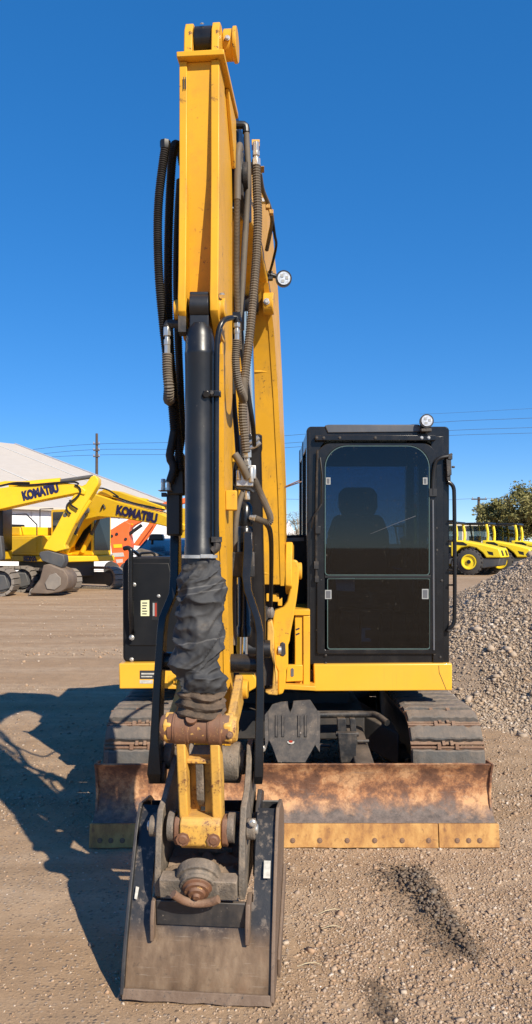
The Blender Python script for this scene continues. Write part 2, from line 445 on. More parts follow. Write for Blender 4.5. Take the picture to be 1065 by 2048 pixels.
def dirt_mat(name, a, b, c3, speck=1.0):
    t = NT(name); co = t.co()
    big = t.noise(co, .55, 5, .6); streak = t.noise(t.mapping(co, (.22, 1.6, 1)), 1.1, 6, .6)
    mid = t.noise(co, 5, 7, .65); fine = t.noise(co, 90, 5, .75)
    c = t.mix(t.ramp(big, [(.35, 0), (.65, 1)]), a, b)
    c = t.mix(t.ramp(streak, [(.44, 0), (.62, .85)]), c, c3)
    st2 = t.noise(t.mapping(co, (.12, 1.1, 1), (0, 0, .12)), 2.3, 6, .65); c = t.mix(t.ramp(st2, [(.52, 0), (.66, .55)]), c, tuple(q * .66 for q in a))
    c = t.mix(t.ramp(mid, [(.4, 0), (.7, .5)]), c, tuple(q * .72 for q in a))
    vc = t.vor(co, 55); vd = t.vor(co, 55, 'Distance')
    sp = t.n('ShaderNodeSeparateColor'); t.l(vc, sp.inputs[0])
    pc = t.ramp(sp.outputs[0], [(0, (.13, .095, .07)), (.4, (.23, .17, .125)), (.8, (.34, .27, .21)), (1, (.46, .4, .34))])
    pm = t.math('MULTIPLY', t.ramp(vd, [(.25, .85), (.5, 0)]), t.math('MULTIPLY', t.ramp(sp.outputs[1], [(.45, 0), (.55, 1)]), t.ramp(mid, [(.35, .3), (.6, 1)])))
    c = t.mix(t.math('MULTIPLY', pm, speck), c, pc)
    c = t.mix(t.ramp(fine, [(.35, .35), (.6, 0)]), c, tuple(q * .6 for q in a))
    # damp clods pushed up in front of the blade
    def seg(ax, ay, bx, by, w):
        g = t.n('ShaderNodeNewGeometry'); s = t.n('ShaderNodeSeparateXYZ'); t.l(g.outputs['Position'], s.inputs[0])
        L2 = (bx - ax) ** 2 + (by - ay) ** 2
        u = t.math('DIVIDE', t.math('ADD', t.math('MULTIPLY', t.math('SUBTRACT', s.outputs[0], ax), bx - ax), t.math('MULTIPLY', t.math('SUBTRACT', s.outputs[1], ay), by - ay)), L2, True)
        dx = t.math('SUBTRACT', s.outputs[0], t.math('ADD', t.math('MULTIPLY', u, bx - ax), ax))
        dy = t.math('SUBTRACT', s.outputs[1], t.math('ADD', t.math('MULTIPLY', u, by - ay), ay))
        d = t.math('SQRT', t.math('ADD', t.math('MULTIPLY', dx, dx), t.math('MULTIPLY', dy, dy)))
        d = t.math('ADD', t.math('DIVIDE', d, w), t.math('MULTIPLY', t.math('SUBTRACT', mid, .5), 1.4))
        return t.ramp(d, [(.7, 1), (1.0, 0)])
    if name == 'dirt':
        w = t.math('MAXIMUM', seg(.78, 3.96, .83, 3.25, .085), seg(.40, 2.98, .46, 2.72, .05))
        c = t.mix(t.math('MULTIPLY', w, .55), c, (.07, .05, .036))
    hgt = t.math('ADD', t.math('MULTIPLY', mid, .6), t.math('ADD', t.math('MULTIPLY', fine, .35), t.math('MULTIPLY', pm, .35)))
    t.bsdf(c, .95, 0, t.bump(hgt, .55, .03), .15)
dirt_mat('dirt', (.36, .235, .138), (.42, .287, .178), (.48, .35, .235))
dirt_mat('pile_dirt', (.33, .228, .148), (.38, .27, .18), (.42, .315, .22), .9)
plain('glass_edge', (.07, .11, .105), .25)
worn('visor_grey', (.075, .08, .092), dirt=(.16, .14, .12), chip=None, rough=.3, d_amt=.3, scale=4, dust=.2, bump=.02)
t = NT('bg_glass'); t.bsdf((.015, .022, .028), .08, 0, None, .8)
glass('bg_pane', (.55, .65, .72), 1.3)
worn('mud', (.20, .14, .095), dirt=(.10, .07, .05), chip=(.30, .24, .18), rough=.9, d_amt=.7, chip_amt=.3, scale=14, dust=.2, bump=.5)
worn('cylinder_black', (.006, .0065, .008), dirt=(.06, .05, .042), chip=(.30, .28, .25), rough=.34, d_amt=.16, chip_amt=-.15, scale=7, dust=.06, bump=.03, spec=.6, streak=.12)
# ================================================================== ground
def gz(x, y):
    if y > 30 or abs(x) > 25: k = .3
    else: k = 1
    h = .014 * noise.noise(Vector((x * .9, y * .9, 0))) + .010 * noise.noise(Vector((x * 2.7, y * 2.7, 3))) + .006 * noise.noise(Vector((x * 7, y * 7, 5)))
    # clods in front of the blade, ruts beside the bucket
    d = math.hypot((x - .79) / .12, (y - 3.75) / .42)
    if d < 1: h += .035 * (1 - d) ** 1
    d = abs((x - .05) * .8 + (y - 3.4) * .35); 
    if x > .1 and d < .12: h -= .012 * (1 - d / .12)
    if 4.8 < y < 40: h += .012 * noise.noise(Vector((x * .18 + 3, y * 2.1, 8)))
    if x > .15 and y < 4.3:
        q = ((x * .62 + y) * 3.1) % 1.0; h += .010 * math.sin(q * 6.283) * max(0, noise.noise(Vector((x * 1.1, y * 1.1, 12))) + .25)
    return h * k - .006
def axis(lo, hi, a, b, fine, grow=1.22):
    xs = list(np.arange(a, b + 1e-6, fine)); s = fine; x = b
    while x < hi: s *= grow; x += s; xs.append(min(x, hi))
    s = fine; x = a
    while x > lo: s *= grow; x -= s; xs.insert(0, max(x, lo))
    return xs
gx = axis(-2500, 2500, -2.6, 3.6, .035); gy = axis(-400, 4000, 2.3, 8.2, .035)
vs = [(x, y, gz(x, y)) for y in gy for x in gx]
nx = len(gx)
fs = [(j * nx + i, j * nx + i + 1, (j + 1) * nx + i + 1, (j + 1) * nx + i) for j in range(len(gy) - 1) for i in range(nx - 1)]
me = bpy.data.meshes.new('ground'); me.from_pydata(vs, [], fs); me.materials.append(M['dirt'])
me.polygons.foreach_set('use_smooth', [True] * len(me.polygons))
ground = bpy.data.objects.new('ground', me); COL.objects.link(ground)
tag(ground, 'brown gravelly dirt yard with tracks and damp clods', kind='structure')

# angular stones as one mass: numpy-built octahedra
OCT = np.array([(1, 0, 0), (-1, 0, 0), (0, 1, 0), (0, -1, 0), (0, 0, 1), (0, 0, -1)], float)
OCF = np.array([(0, 2, 4), (2, 1, 4), (1, 3, 4), (3, 0, 4), (2, 0, 5), (1, 2, 5), (3, 1, 5), (0, 3, 5)])
CUBE = np.array([(x, y, z) for x in (-1, 1) for y in (-1, 1) for z in (-1, 1)], float) * .72
CUF = np.array([(0, 1, 3), (0, 3, 2), (4, 6, 7), (4, 7, 5), (0, 4, 5), (0, 5, 1), (2, 3, 7), (2, 7, 6), (0, 2, 6), (0, 6, 4), (1, 5, 7), (1, 7, 3)])
def stone_mass(name, pts, sizes, mats, matidx=None, **tags):
    n = len(pts); allv = []; allf = []; base = 0; mi = []
    for kind, (V0, F0) in enumerate(((OCT, OCF), (CUBE, CUF))):
        sel = np.where(np.arange(n) % 2 == kind)[0]; k = len(sel)
        v = np.repeat(V0[None], k, 0) * (1 + RNG.uniform(-.32, .32, (k, len(V0), 3)))
        v *= RNG.uniform([.75, .55, .4], [1.3, 1.0, .8], (k, 1, 3))
        a = RNG.uniform(0, 2 * np.pi, k); b = RNG.normal(0, .45, k)
        ca, sa, cb, sb = np.cos(a), np.sin(a), np.cos(b), np.sin(b)
        x, y, z = v[..., 0], v[..., 1], v[..., 2]
        y, z = y * cb[:, None] - z * sb[:, None], y * sb[:, None] + z * cb[:, None]
        x, y = x * ca[:, None] - y * sa[:, None], x * sa[:, None] + y * ca[:, None]
        v = np.stack([x, y, z], -1) * sizes[sel][:, None, None] + pts[sel][:, None, :]
        f = (F0[None] + (np.arange(k) * len(V0))[:, None, None]) + base
        allv.append(v.reshape(-1, 3)); allf.append(f.reshape(-1, 3)); base += k * len(V0)
        mi.append(np.repeat((matidx[sel] if matidx is not None else np.zeros(k, int)), len(F0)))
    V = np.concatenate(allv); Fc = np.concatenate(allf); mi = np.concatenate(mi)
    me = bpy.data.meshes.new(name)
    me.vertices.add(len(V)); me.vertices.foreach_set('co', V.ravel())
    me.loops.add(Fc.size); me.loops.foreach_set('vertex_index', Fc.ravel().astype(np.int32))
    me.polygons.add(len(Fc)); me.polygons.foreach_set('loop_start', np.arange(0, Fc.size, 3, dtype=np.int32))
    for m in mats: me.materials.append(M[m])
    me.polygons.foreach_set('material_index', mi.astype(np.int32))
    me.update(calc_edges=True); me.validate()
    o = bpy.data.objects.new(name, me); COL.objects.link(o)
    tag(o, **tags)
    return o
# loose gravel over the yard: thick right of the bucket, thin on the trodden left
pts = []; sz = []; mi = []
def clods(x, y):
    d = min(math.hypot((x - (.665 + .05 * 0 + .22 * k / 10 * .6)) / .12, (y - (4.0 - .075 * k)) / .1) for k in range(11))
    e = math.hypot((x - .43) / .05, (y - 2.86) / .15)
    return min(d, e)
def scatter(nn, y0, y1, s_med, dens):
    got = 0
    while got < nn:
        u = random.random()
        y = 1 / ((1 / y0) * (1 - u) + (1 / y1) * u) if y1 > 9 else y0 + (y1 - y0) * u
        x = (random.random() * 2 - 1) * (.36 * y + .15)
        p = dens(x, y)
        if random.random() > p: continue
        s = s_med * math.exp(random.gauss(0, .42))
        z = gz(x, y)
        pts.append((x, y, z + s * .12)); sz.append(s)
        c = clods(x, y)
        mi.append(1 if c + random.uniform(-.35, .35) < 1 else 0)
        got += 1
def dens1(x, y):
    n = noise.noise(Vector((x * 1.3, y * 1.3, 9))) * .5 + .5
    n2 = noise.noise(Vector((x * 4, y * 4, 2))) * .5 + .5
    right = 1 / (1 + math.exp(-(x - .05) * 6))
    base = .06 + .80 * right
    if y > 4.6: base = max(base * .8, .22)
    return base * (.35 + .9 * n) * (.4 + .8 * n2)
scatter(38000, 2.55, 5.2, .0042, dens1)
scatter(900, 2.55, 5.2, .0085, dens1)
scatter(15000, 5.0, 9.5, .0062, dens1)
scatter(3500, 9.0, 30, .013, lambda x, y: .9 * max(0, noise.noise(Vector((x * .25, y * 1.2, 4))) + .35))
for k in range(14000):      # thinner gravel beyond the edges of the view
    y = random.uniform(2.2, 9); x = random.choice((-1, 1)) * (.36 * y + .15 + random.random() ** 1.5 * 2.6)
    if random.random() > dens1(x, y) + .1: continue
    q = .0060 * math.exp(random.gauss(0, .42)); pts.append((x, y, gz(x, y) + q * .12)); sz.append(q); mi.append(0)
for k in range(2600):        # the damp heap itself
    u = random.random(); x = .73 + .13 * u + random.gauss(0, .042 * (1.2 - u)); y = 4.0 - .80 * u + random.gauss(0, .05)
    s = .0060 * math.exp(random.gauss(0, .4)); pts.append((x, y, gz(x, y) + s * random.uniform(.2, 1.2))); sz.append(s); mi.append(1)
stone_mass('gravel', np.array(pts), np.array(sz), ['stone', 'stone_wet'], np.array(mi), label='loose gravel strewn over the dirt yard', cat='gravel', kind='stuff')

# big gravel pile behind the cab
PC = Vector((5.05, 10.55, 0)); PR, PH = 4.15, 2.25
def pile_h(x, y):
    d = math.hypot(x - PC.x, y - PC.y) / PR
    n = noise.noise(Vector((x * .6, y * .6, 4))) * .22 + noise.noise(Vector((x * 1.9, y * 1.9, 6))) * .07
    dd = d * (1 - .10 * n)
    h = PH * (1 - dd) if dd > .15 else PH * (.85 - (dd / .15) ** 2 * .0)
    if h < .25: h = .25 * math.exp((h - .25) / .25); h -= .05 * (1 - h / .25)
    return max(h + n * .12 * min(1, max(0, h)), -.02)
mb = MB(); NA, NR = 120, 60
for j in range(NR + 1):
    for i in range(NA):
        a = 2 * math.pi * i / NA; r = PR * 1.25 * j / NR
        x, y = PC.x + r * math.cos(a), PC.y + r * math.sin(a)
        mb.v.append(Vector((x, y, pile_h(x, y) - (.03 if j > NR - 2 else 0))))
for j in range(NR):
    for i in range(NA):
        mb.f.append([j * NA + i, j * NA + (i + 1) % NA, (j + 1) * NA + (i + 1) % NA, (j + 1) * NA + i]); mb.m.append(0)
pile = build(mb, 'gravel_pile', ['pile_dirt'], None, smooth=180, recalc=False)
tag(pile, 'large sloping pile of brown gravel to the right of the cab', 'gravel pile')
pts = []; sz = []
while len(pts) < 105000:
    a = random.uniform(math.radians(140), math.radians(335)); r = PR * 1.12 * math.sqrt(random.random())
    x, y = PC.x + r * math.cos(a), PC.y + r * math.sin(a)
    if x / y > .40 and random.random() < .6: continue
    nz = noise.noise(Vector((x * .9, y * .9, 21))) + .6 * noise.noise(Vector((x * 3, y * 3, 2)))
    if nz < -.12 and random.random() < .65: continue
    s = .0073 * (1.15 + .6 * nz) * math.exp(random.gauss(0, .45))
    if random.random() < .010: s *= 2.6
    pts.append((x, y, pile_h(x, y) + s * .25)); sz.append(s)
o = stone_mass('gravel_stones', np.array(pts), np.array(sz), ['stone_pile'], kind='stuff')
o.parent = pile; o.location = -WLOC[pile.name]

# a few dry straws and larger stones on the ground
for k, (px, py, ang, L) in enumerate([(660, 1826, .25, .12), (665, 1860, -.05, .09), (620, 1931, .02, .10), (300, 1985, .4, .05)]):
    Y = F * H / (py - YH); c = pt(px, py, Y); c.z = gz(c.x, c.y) + .012
    d = Vector((math.cos(ang), math.sin(ang), .05)) * L / 2
    mb = MB(); mb.tube([c - d, c - d * .3 + Vector((0, .006, .008)), c + d * .4 + Vector((0, .01, .008)), c + d], [.0012, .002, .002, .0008], 5)
    o = build(mb, 'dry_straw', ['straw'])
    tag(o, ['curved dry straw on the gravel, upper of two near the damp clods', 'short dry straw just below the curved one on the gravel', 'straight dry straw on the ground beside the bucket', 'tiny dry straw at the foot of the bucket lip'][k], 'straw', 'dry straws on the gravel')
# ================================================================== the excavator
EX = empty('excavator', (.17, 6.1, 0), label='yellow and black compact crawler excavator with raised boom and rusty dozer blade', cat='excavator')

def lkplate(prof, r0, r1, mb, mi=0):
    """side profile (Y, z) between sideways offsets r0 and r1"""
    return mb.loft([[lk(Y, r0, z) for Y, z in prof], [lk(Y, r1, z) for Y, z in prof]], mi)
def disc(cy, cz, r, n=20, a0=0, a1=2 * math.pi):
    return [(cy + r * math.cos(a0 + (a1 - a0) * i / n), cz + r * math.sin(a0 + (a1 - a0) * i / n)) for i in range(n)]
def pxpoly(pts, Y, dY, mb, mi=0):
    return mb.prism([pt(x, y, Y) for x, y in pts], (0, dY, 0), mi)
def bolt(p, r, parent, mat='bolt_steel', d=(0, -1, 0), name='bolt', hh=.6):
    mb = MB(); p = Vector(p); d = Vector(d).normalized()
    mb.tube_exact(p, d, [(0, r * 1.35), (r * .25, r * 1.35), (r * .25, r), (r * hh, r), (r * (hh + .2), r * .7)], 8)
    return build(mb, name, [mat], parent, smooth=30)

# ---------------------------------------------------------------- dozer blade
BX0, BX1 = -.983, 1.302
prof = chaikin([Vector((0, 4.400, .445)), Vector((0, 4.445, .38)), Vector((0, 4.468, .27)), Vector((0, 4.435, .17)), Vector((0, 4.352, .118))], 2)
mb = MB()
nrm = []
back = [Vector((0, p.y + .028, p.z + (.0 if i < len(prof) - 2 else -.012))) for i, p in enumerate(prof)]
loop = [Vector((BX0, p.y, p.z)) for p in prof] + [Vector((BX0, p.y, p.z)) for p in reversed(back)]
NXB = 24
loops = []
for i in range(NXB + 1):
    x = BX0 + (BX1 - BX0) * i / NXB
    loops.append([Vector((x, p.y + .004 * noise.noise(Vector((x * 3, p.z * 6, 0))), p.z + (.004 * noise.noise(Vector((x * 5, 0, 1))) if k in (0, len(loop) - 1) else 0))) for k, p in enumerate(loop)])
mb.loft(loops)
blade = build(mb, 'dozer_blade', ['blade_rust'], EX, smooth=35)
blade['label'] = 'rusty dozer blade with bolted worn yellow cutting edge'
for x in (BX0, BX1 - .014):
    mb = MB(); mb.prism([Vector((x, p.y, p.z)) for p in [Vector((0, 4.396, .449)), Vector((0, 4.52, .44)), Vector((0, 4.55, .25)), Vector((0, 4.48, .11)), Vector((0, 4.40, .125)), Vector((0, 4.425, .17)), Vector((0, 4.450, .26)), Vector((0, 4.43, .38))] ][::-1], (.014, 0, 0))
    build(mb, 'end_plate', ['blade_rust'], blade, bevel=.003)
for i in range(4):
    x = BX0 + .35 + i * .53
    mb = MB(); mb.prism([(x, 4.545, .40), (x, 4.75, .30), (x, 4.75, .15), (x, 4.545, .13)], (.03, 0, 0)); build(mb, 'back_rib', ['undercarriage'], blade, bevel=.004)
edge_spans = [(-.993, -.68), (-.676, .968), (.973, 1.312)]
for a, b in edge_spans:
    mb = MB(); K = max(3, int((b - a) / .09)); loops = []
    for i in range(K + 1):
        x = a + (b - a) * i / K; w = .005 * noise.noise(Vector((x * 6, 2, 0)))
        loops.append([Vector((x, 4.338, .128)), Vector((x, 4.318, .002 + w)), Vector((x, 4.338, -.002 + w)), Vector((x, 4.36, .126))])
    mb.loft(loops); build(mb, 'cutting_edge', ['edge_rust'], blade, smooth=30, bevel=.002)
for px in (200, 222, 245, 310, 586, 640, 695, 750, 805, 858, 915, 938, 960):
    p = pt(px, 1681, 4.322); bolt((p.x, 4.325, .040 + .0), .0115, blade, 'rust_steel', (0, -1, .15), hh=.35)
# push arms and centre lifting gear
for x0, x1 in ((-.36, -.24), (.54, .66)):
    mb = MB(); mb.loft([[Vector((x, y, z)) for x, z in ((x0, zt - .08), (x1, zt - .08), (x1, zt), (x0, zt))] for y, zt in ((4.56, .36), (5.3, .46))])
    build(mb, 'push_arm', ['undercarriage'], EX, bevel=.01)
# ---------------------------------------------------------------- undercarriage
mb = MB()
mb.box((.17, 6.05, .46), (1.02, 1.5, .2)); mb.box((.17, 6.0, .58), (.86, .9, .12))
for s in (-1, 1):
    mb.loft([[Vector((.17 + s * .42, y, z)) for y, z in ((5.45, .33), (5.45, .55), (5.75, .60), (5.75, .33))], [Vector((.17 + s * .72, y, z)) for y, z in ((5.15, .22), (5.15, .44), (5.5, .46), (5.5, .22))]])
    mb.loft([[Vector((.17 + s * .42, y, z)) for y, z in ((6.35, .33), (6.35, .60), (6.65, .55), (6.65, .33))], [Vector((.17 + s * .72, y, z)) for y, z in ((6.6, .22), (6.6, .46), (6.95, .44), (6.95, .22))]])
build(mb, 'undercarriage_frame', ['undercarriage'], EX, bevel=.012)
mb = MB(); mb.cyl((.17, 6.05, .62), (.17, 6.05, .74), .47, n=40); build(mb, 'slew_ring', ['undercarriage'], EX)
for k in range(18):
    a = 2 * math.pi * k / 18; bolt((.17 + .44 * math.cos(a), 6.05 + .44 * math.sin(a), .735), .012, EX, 'undercarriage', (0, 0, 1))
# cylinder guard plate between the push arms
G = lambda x, y: pt(x, y, 4.62 + (1526 - y) / 126 * .27)
mb = MB()
mb.prism([G(*p) for p in [(545, 1408), (562, 1403), (576, 1402), (577, 1414), (581, 1424), (585, 1414), (587, 1401), (605, 1400), (621, 1399), (635, 1420), (636, 1480), (626, 1498), (611, 1525), (556, 1525), (545, 1494), (538, 1480), (536, 1422)]], (0, .012, -.010))
guard = build(mb, 'cylinder_guard', ['black_worn'], EX, bevel=.003)
for fl in ([(536, 1422), (538, 1480), (531, 1502), (530, 1430)], [(636, 1420), (641, 1425), (640, 1504), (626, 1482)]):
    mb = MB(); mb.prism([G(*p) for p in fl], (0, .012, -.011)); build(mb, 'side_flap', ['black_worn'], guard)
for px in (553, 566, 598, 611):
    mb = MB(); mb.loft([[G(px - 3, y) + Vector((0, -.001, .001)), G(px + 3, y) + Vector((0, -.001, .001)), G(px + 1.5, y) + Vector((0, -.008, .008)), G(px - 1.5, y) + Vector((0, -.008, .008))] for y in (1432, 1475)]); build(mb, 'pressed_rib', ['black_worn'], guard)
p = G(582, 1484); mb = MB(); mb.tube_exact(p + Vector((0, -.001, .001)), Vector((0, -.45, .9)).normalized(), [(0, .022), (.002, .022)], 14, 0); mb.tube_exact(p + Vector((0, -.002, .0035)), Vector((0, -.45, .9)).normalized(), [(0, .012), (.002, .012)], 12, 1); build(mb, 'round_sticker', ['white_sticker', 'red_plastic'], guard)
for px in (566, 601): bolt(G(px, 1466), .008, guard, 'bolt_steel', (0, -.45, .9))
# swivel bracket and cross tube right of the guard
mb = MB(); Yb = 4.78
mb.prism([pt(x, y, Yb) for x, y in [(676, 1466), (714, 1466), (712, 1526), (682, 1526)]], (0, .05, 0))
mb.prism([pt(x, y, Yb + .05) for x, y in [(675, 1437), (692, 1437), (694, 1466), (676, 1466)]], (0, .05, 0))
mb.prism([pt(x, y, Yb + .05) for x, y in [(700, 1437), (711, 1437), (716, 1490), (704, 1490)]], (0, .04, 0))
mb.cyl(pt(672, 1468, Yb + .03), pt(718, 1468, Yb + .03), .016, n=14)
build(mb, 'lift_bracket', ['black_worn'], EX, bevel=.004)
mb = MB(); mb.tube(chaikin([pt(636, 1430, 5.15), pt(740, 1428, 5.15), pt(755, 1430, 5.1), pt(775, 1446, 5.0)], 2), .022, 10); build(mb, 'cross_tube', ['black_worn'], EX)
mb = MB(); mb.tube([pt(636, 1490, 4.95), pt(660, 1492, 4.95)], .012, 8); mb.tube([pt(706, 1482, 4.95), pt(738, 1482, 4.95)], .012, 8); build(mb, 'grease_line', ['black_worn'], EX)

# ---------------------------------------------------------------- crawler tracks
TW = .455; TF, TR, TZ, RR = 5.03, 7.02, .325, .272
def shoe_variant(seed):
    rnd = random.Random(seed); b = MB()
    b.box((0, 0, .006), (TW, .138, .014), 1); b.box((0, .062, .014), (TW, .012, .022), 1)
    n = 16; loops = []
    for k in range(n + 1):
        x = -TW * .485 + TW * .97 * k / n; e1 = .052 + rnd.uniform(-.006, .002); e2 = .052 + rnd.uniform(-.006, .002); h = .046 + rnd.uniform(-.003, .002) - (.012 if k in (0, n) else 0)
        if rnd.random() < .12: e1 -= rnd.uniform(.004, .014)
        loops.append([Vector((x, e1, .013)), Vector((x, e1 - .004, h - .006)), Vector((x, e1 - .012, h)), Vector((x, -e2 + .012, h + rnd.uniform(-.002, .001))), Vector((x, -e2 + .004, h - .006)), Vector((x, -e2, .013))])
    b.loft(loops, 0)
    for x in (-.055, .055):
        b.box((x, .066, .020), (.022, .034, .030), 1); b.box((x * .45, -.066, .016), (.018, .03, .022), 1)
    return b
shoe_mes = []
def track(cx):
    mb = MB()
    mb.span((cx - .075, TF - .02, .16), (cx + .075, TR, .40)); mb.span((cx - .12, TF + .25, .40), (cx + .12, TR - .3, .46))
    for y in np.linspace(TF + .4, TR - .4, 4): mb.cyl((cx - .13, y, .12), (cx + .13, y, .12), .075, n=16)
    tr = build(mb, 'crawler_track', ['undercarriage'], EX, bevel=.01)
    mb = MB(); mb.lathe((cx - .1, TF, TZ), (cx + .1, TF, TZ), [(0, .2), (.02, .235), (.06, .235), (.065, .258), (.135, .258), (.14, .235), (.18, .235), (.2, .2)], 32); build(mb, 'idler_wheel', ['rust_steel'], tr)
    mb = MB(); mb.lathe((cx - .06, TR, TZ), (cx + .06, TR, TZ), [(0, .2), (0, .25), (.12, .25), (.12, .2)], 28); build(mb, 'drive_sprocket', ['undercarriage'], tr)
    L1 = TR - TF; Lc = math.pi * RR; tot = 2 * L1 + 2 * Lc; N = 41
    pos = []
    for k in range(N):
        s = (k + .35) / N * tot
        if s < L1: y, z, a = TF + s, TZ + RR - .012 * math.sin(math.pi * s / L1), 0
        elif s < L1 + Lc: q = (s - L1) / RR; y, z, a = TR + RR * math.sin(q), TZ + RR * math.cos(q), q
        elif s < 2 * L1 + Lc: y, z, a = TR - (s - L1 - Lc), TZ - RR, math.pi
        else: q = (s - 2 * L1 - Lc) / RR; y, z, a = TF - RR * math.sin(q), TZ - RR * math.cos(q), math.pi + q
        if len(shoe_mes) < 5:
            o = build(shoe_variant(len(shoe_mes) + 3), 'track_shoe', ['rubber', 'rust_steel'], None, smooth=30, center=False); shoe_mes.append(o.data)
        else:
            o = bpy.data.objects.new('track_shoe', shoe_mes[(k * 7 + int(cx > 0) * 2) % 5]); COL.objects.link(o)
        o.parent = tr
        R = Matrix.Rotation(-a + random.gauss(0, .012), 4, 'X')
        o.matrix_basis = Matrix.Translation(Vector((cx, y, z)) - WLOC[tr.name]) @ R
    # chain under the shoes
    mb = MB(); path = []
    for k in range(80):
        s = k / 80 * tot; rr = RR - .03
        if s < L1: path.append((TF + s, TZ + rr - .012 * math.sin(math.pi * s / L1)))
        elif s < L1 + Lc: q = (s - L1) / RR; path.append((TR + rr * math.sin(q), TZ + rr * math.cos(q)))
        elif s < 2 * L1 + Lc: path.append((TR - (s - L1 - Lc), TZ - rr))
        else: q = (s - 2 * L1 - Lc) / RR; path.append((TF - rr * math.sin(q), TZ - rr * math.cos(q)))
    loops = []
    cyy, czz = (TF + TR) / 2, TZ
    for i, (y, z) in enumerate(path):
        y0, z0 = path[i - 1]; y1, z1 = path[(i + 1) % 80]; t = Vector((0, y1 - y0, z1 - z0)).normalized(); nn = Vector((0, t.z, -t.y))
        loops.append([Vector((cx - .09, y, z)) + nn * .02, Vector((cx + .09, y, z)) + nn * .02, Vector((cx + .09, y, z)) - nn * .02, Vector((cx - .09, y, z)) - nn * .02])
    mb.loft(loops, 0, False, True); build(mb, 'track_chain', ['rust_steel'], tr, smooth=0)
track(1.125); track(-.775)

# ---------------------------------------------------------------- upper frame, skirts, covers
mb = MB(); mb.span((-.94, 5.17, .745), (1.2, 7.15, .86)); build(mb, 'deck_frame', ['undercarriage'], EX, bevel=.01)
def skirt(pxs, Y, name='front_skirt'):
    mb = MB(); mb.prism([pt(x, y, Y) for x, y in pxs], (0, .12, 0)); return build(mb, name, ['yellow_skirt'], EX, bevel=.008, seg=3)
sk_l = skirt([(238, 1327), (352, 1326), (352, 1377), (239, 1378)], 5.10)
sk_r = skirt([(628, 1329), (905, 1327), (905, 1381), (629, 1383)], 5.10)
mb = MB(); mb.tube([pt(878, 1331, 5.099), pt(879, 1345, 5.099), pt(886, 1362, 5.099), pt(893, 1379, 5.099)], .0014, 5); build(mb, 'crack', ['sticker_ink'], sk_r)
mb = MB(); pxpoly([(280, 1341), (318, 1341), (318, 1358), (280, 1358)], 5.098, .003, mb, 0); pxpoly([(283, 1346), (316, 1346), (316, 1349), (283, 1349)], 5.0965, .002, mb, 1); pxpoly([(283, 1352), (305, 1352), (305, 1354.5), (283, 1354.5)], 5.0965, .002, mb, 1)
build(mb, 'data_plate', ['sticker_ink', 'white_sticker'], sk_l)
mb = MB(); pxpoly([(280, 1360), (306, 1360), (306, 1367), (280, 1367)], 5.098, .003, mb); build(mb, 'sticker', ['white_sticker'], sk_l)
# tow hook beside the left skirt
mb = MB(); pxpoly([(336, 1353), (352, 1352), (357, 1360), (352, 1366), (347, 1360), (346, 1370), (356, 1374), (362, 1370), (362, 1378), (336, 1378)], 5.0, .03, mb); build(mb, 'tow_hook', ['yellow'], EX, bevel=.003)
# left cover box
mb = MB(); Y0 = 5.17
mb.prism([pt(x, y, Y0) for x, y in [(246, 1318), (245, 1135), (250, 1122), (258, 1114), (455, 1112), (470, 1325), (252, 1325)]], (0, 1.3, 0))
cov = build(mb, 'tank_cover', ['black_cover'], EX, bevel=.02, seg=3)
mb = MB(); mb.prism([pt(x, y, Y0 - .006) for x, y in [(266, 1126), (338, 1126), (350, 1178), (328, 1222), (328, 1292), (258, 1292), (258, 1245), (264, 1238)]], (0, .02, 0)); build(mb, 'pressed_panel', ['black_cover'], cov, bevel=.006, seg=3)
mb = MB(); pxpoly([(282, 1201), (299, 1200), (299, 1232), (282, 1232)], Y0 - .009, .003, mb, 0)
for q in range(5): pxpoly([(285, 1205 + q * 5.4), (295 - (q % 3), 1205 + q * 5.4), (295 - (q % 3), 1207 + q * 5.4), (285, 1207 + q * 5.4)], Y0 - .0105, .0015, mb, 1)
build(mb, 'warning_sticker', ['lime_sticker', 'sticker_ink'], cov)
mb = MB(); pxpoly([(304, 1203), (316, 1203), (316, 1240), (304, 1240)], Y0 - .008, .006, mb, 0); pxpoly([(306, 1206), (309.5, 1206), (309.5, 1232), (306, 1232)], Y0 - .012, .004, mb, 1); pxpoly([(310, 1206), (314, 1206), (314, 1233), (310, 1233)], Y0 - .011, .004, mb, 2)
build(mb, 'latch', ['plastic_black', 'clip_white', 'red_plastic'], cov)
for px, py in ((269, 1169), (264, 1321)): bolt(pt(px, py - (0 if py < 1300 else 2), Y0 - .004), .011, cov, 'silver')
bolt(pt(318, 1192, Y0 - .006), .009, cov, 'silver')
# grab rail on the left cover
mb = MB(); r = .016
mb.tube(chaikin([pt(264, 1274, 5.15), pt(264, 1240, 5.11), pt(262, 1220, 5.09), pt(262, 1115, 5.09), pt(263, 1100, 5.09), pt(257, 1095, 5.10), pt(249, 1097, 5.12)], 2), [r] * 99, 10)
rail = build(mb, 'grab_rail', ['black_paint'], EX)
mb = MB(); mb.tube(chaikin([pt(262, 1100, 5.10), pt(270, 1103, 5.2), pt(280, 1112, 5.3)], 2), .012, 8); build(mb, 'rail_brace', ['black_paint'], rail)
bolt(pt(264, 1275, 5.13), .014, rail, 'silver')
mb = MB(); mb.tube(chaikin([pt(279, 1117, 5.3), pt(281, 1107, 5.3), pt(288, 1106, 5.3), pt(304, 1105, 5.3), pt(309, 1107, 5.3), pt(311, 1117, 5.3)], 2), .0085, 8); build(mb, 'cover_handle', ['black_paint'], EX)
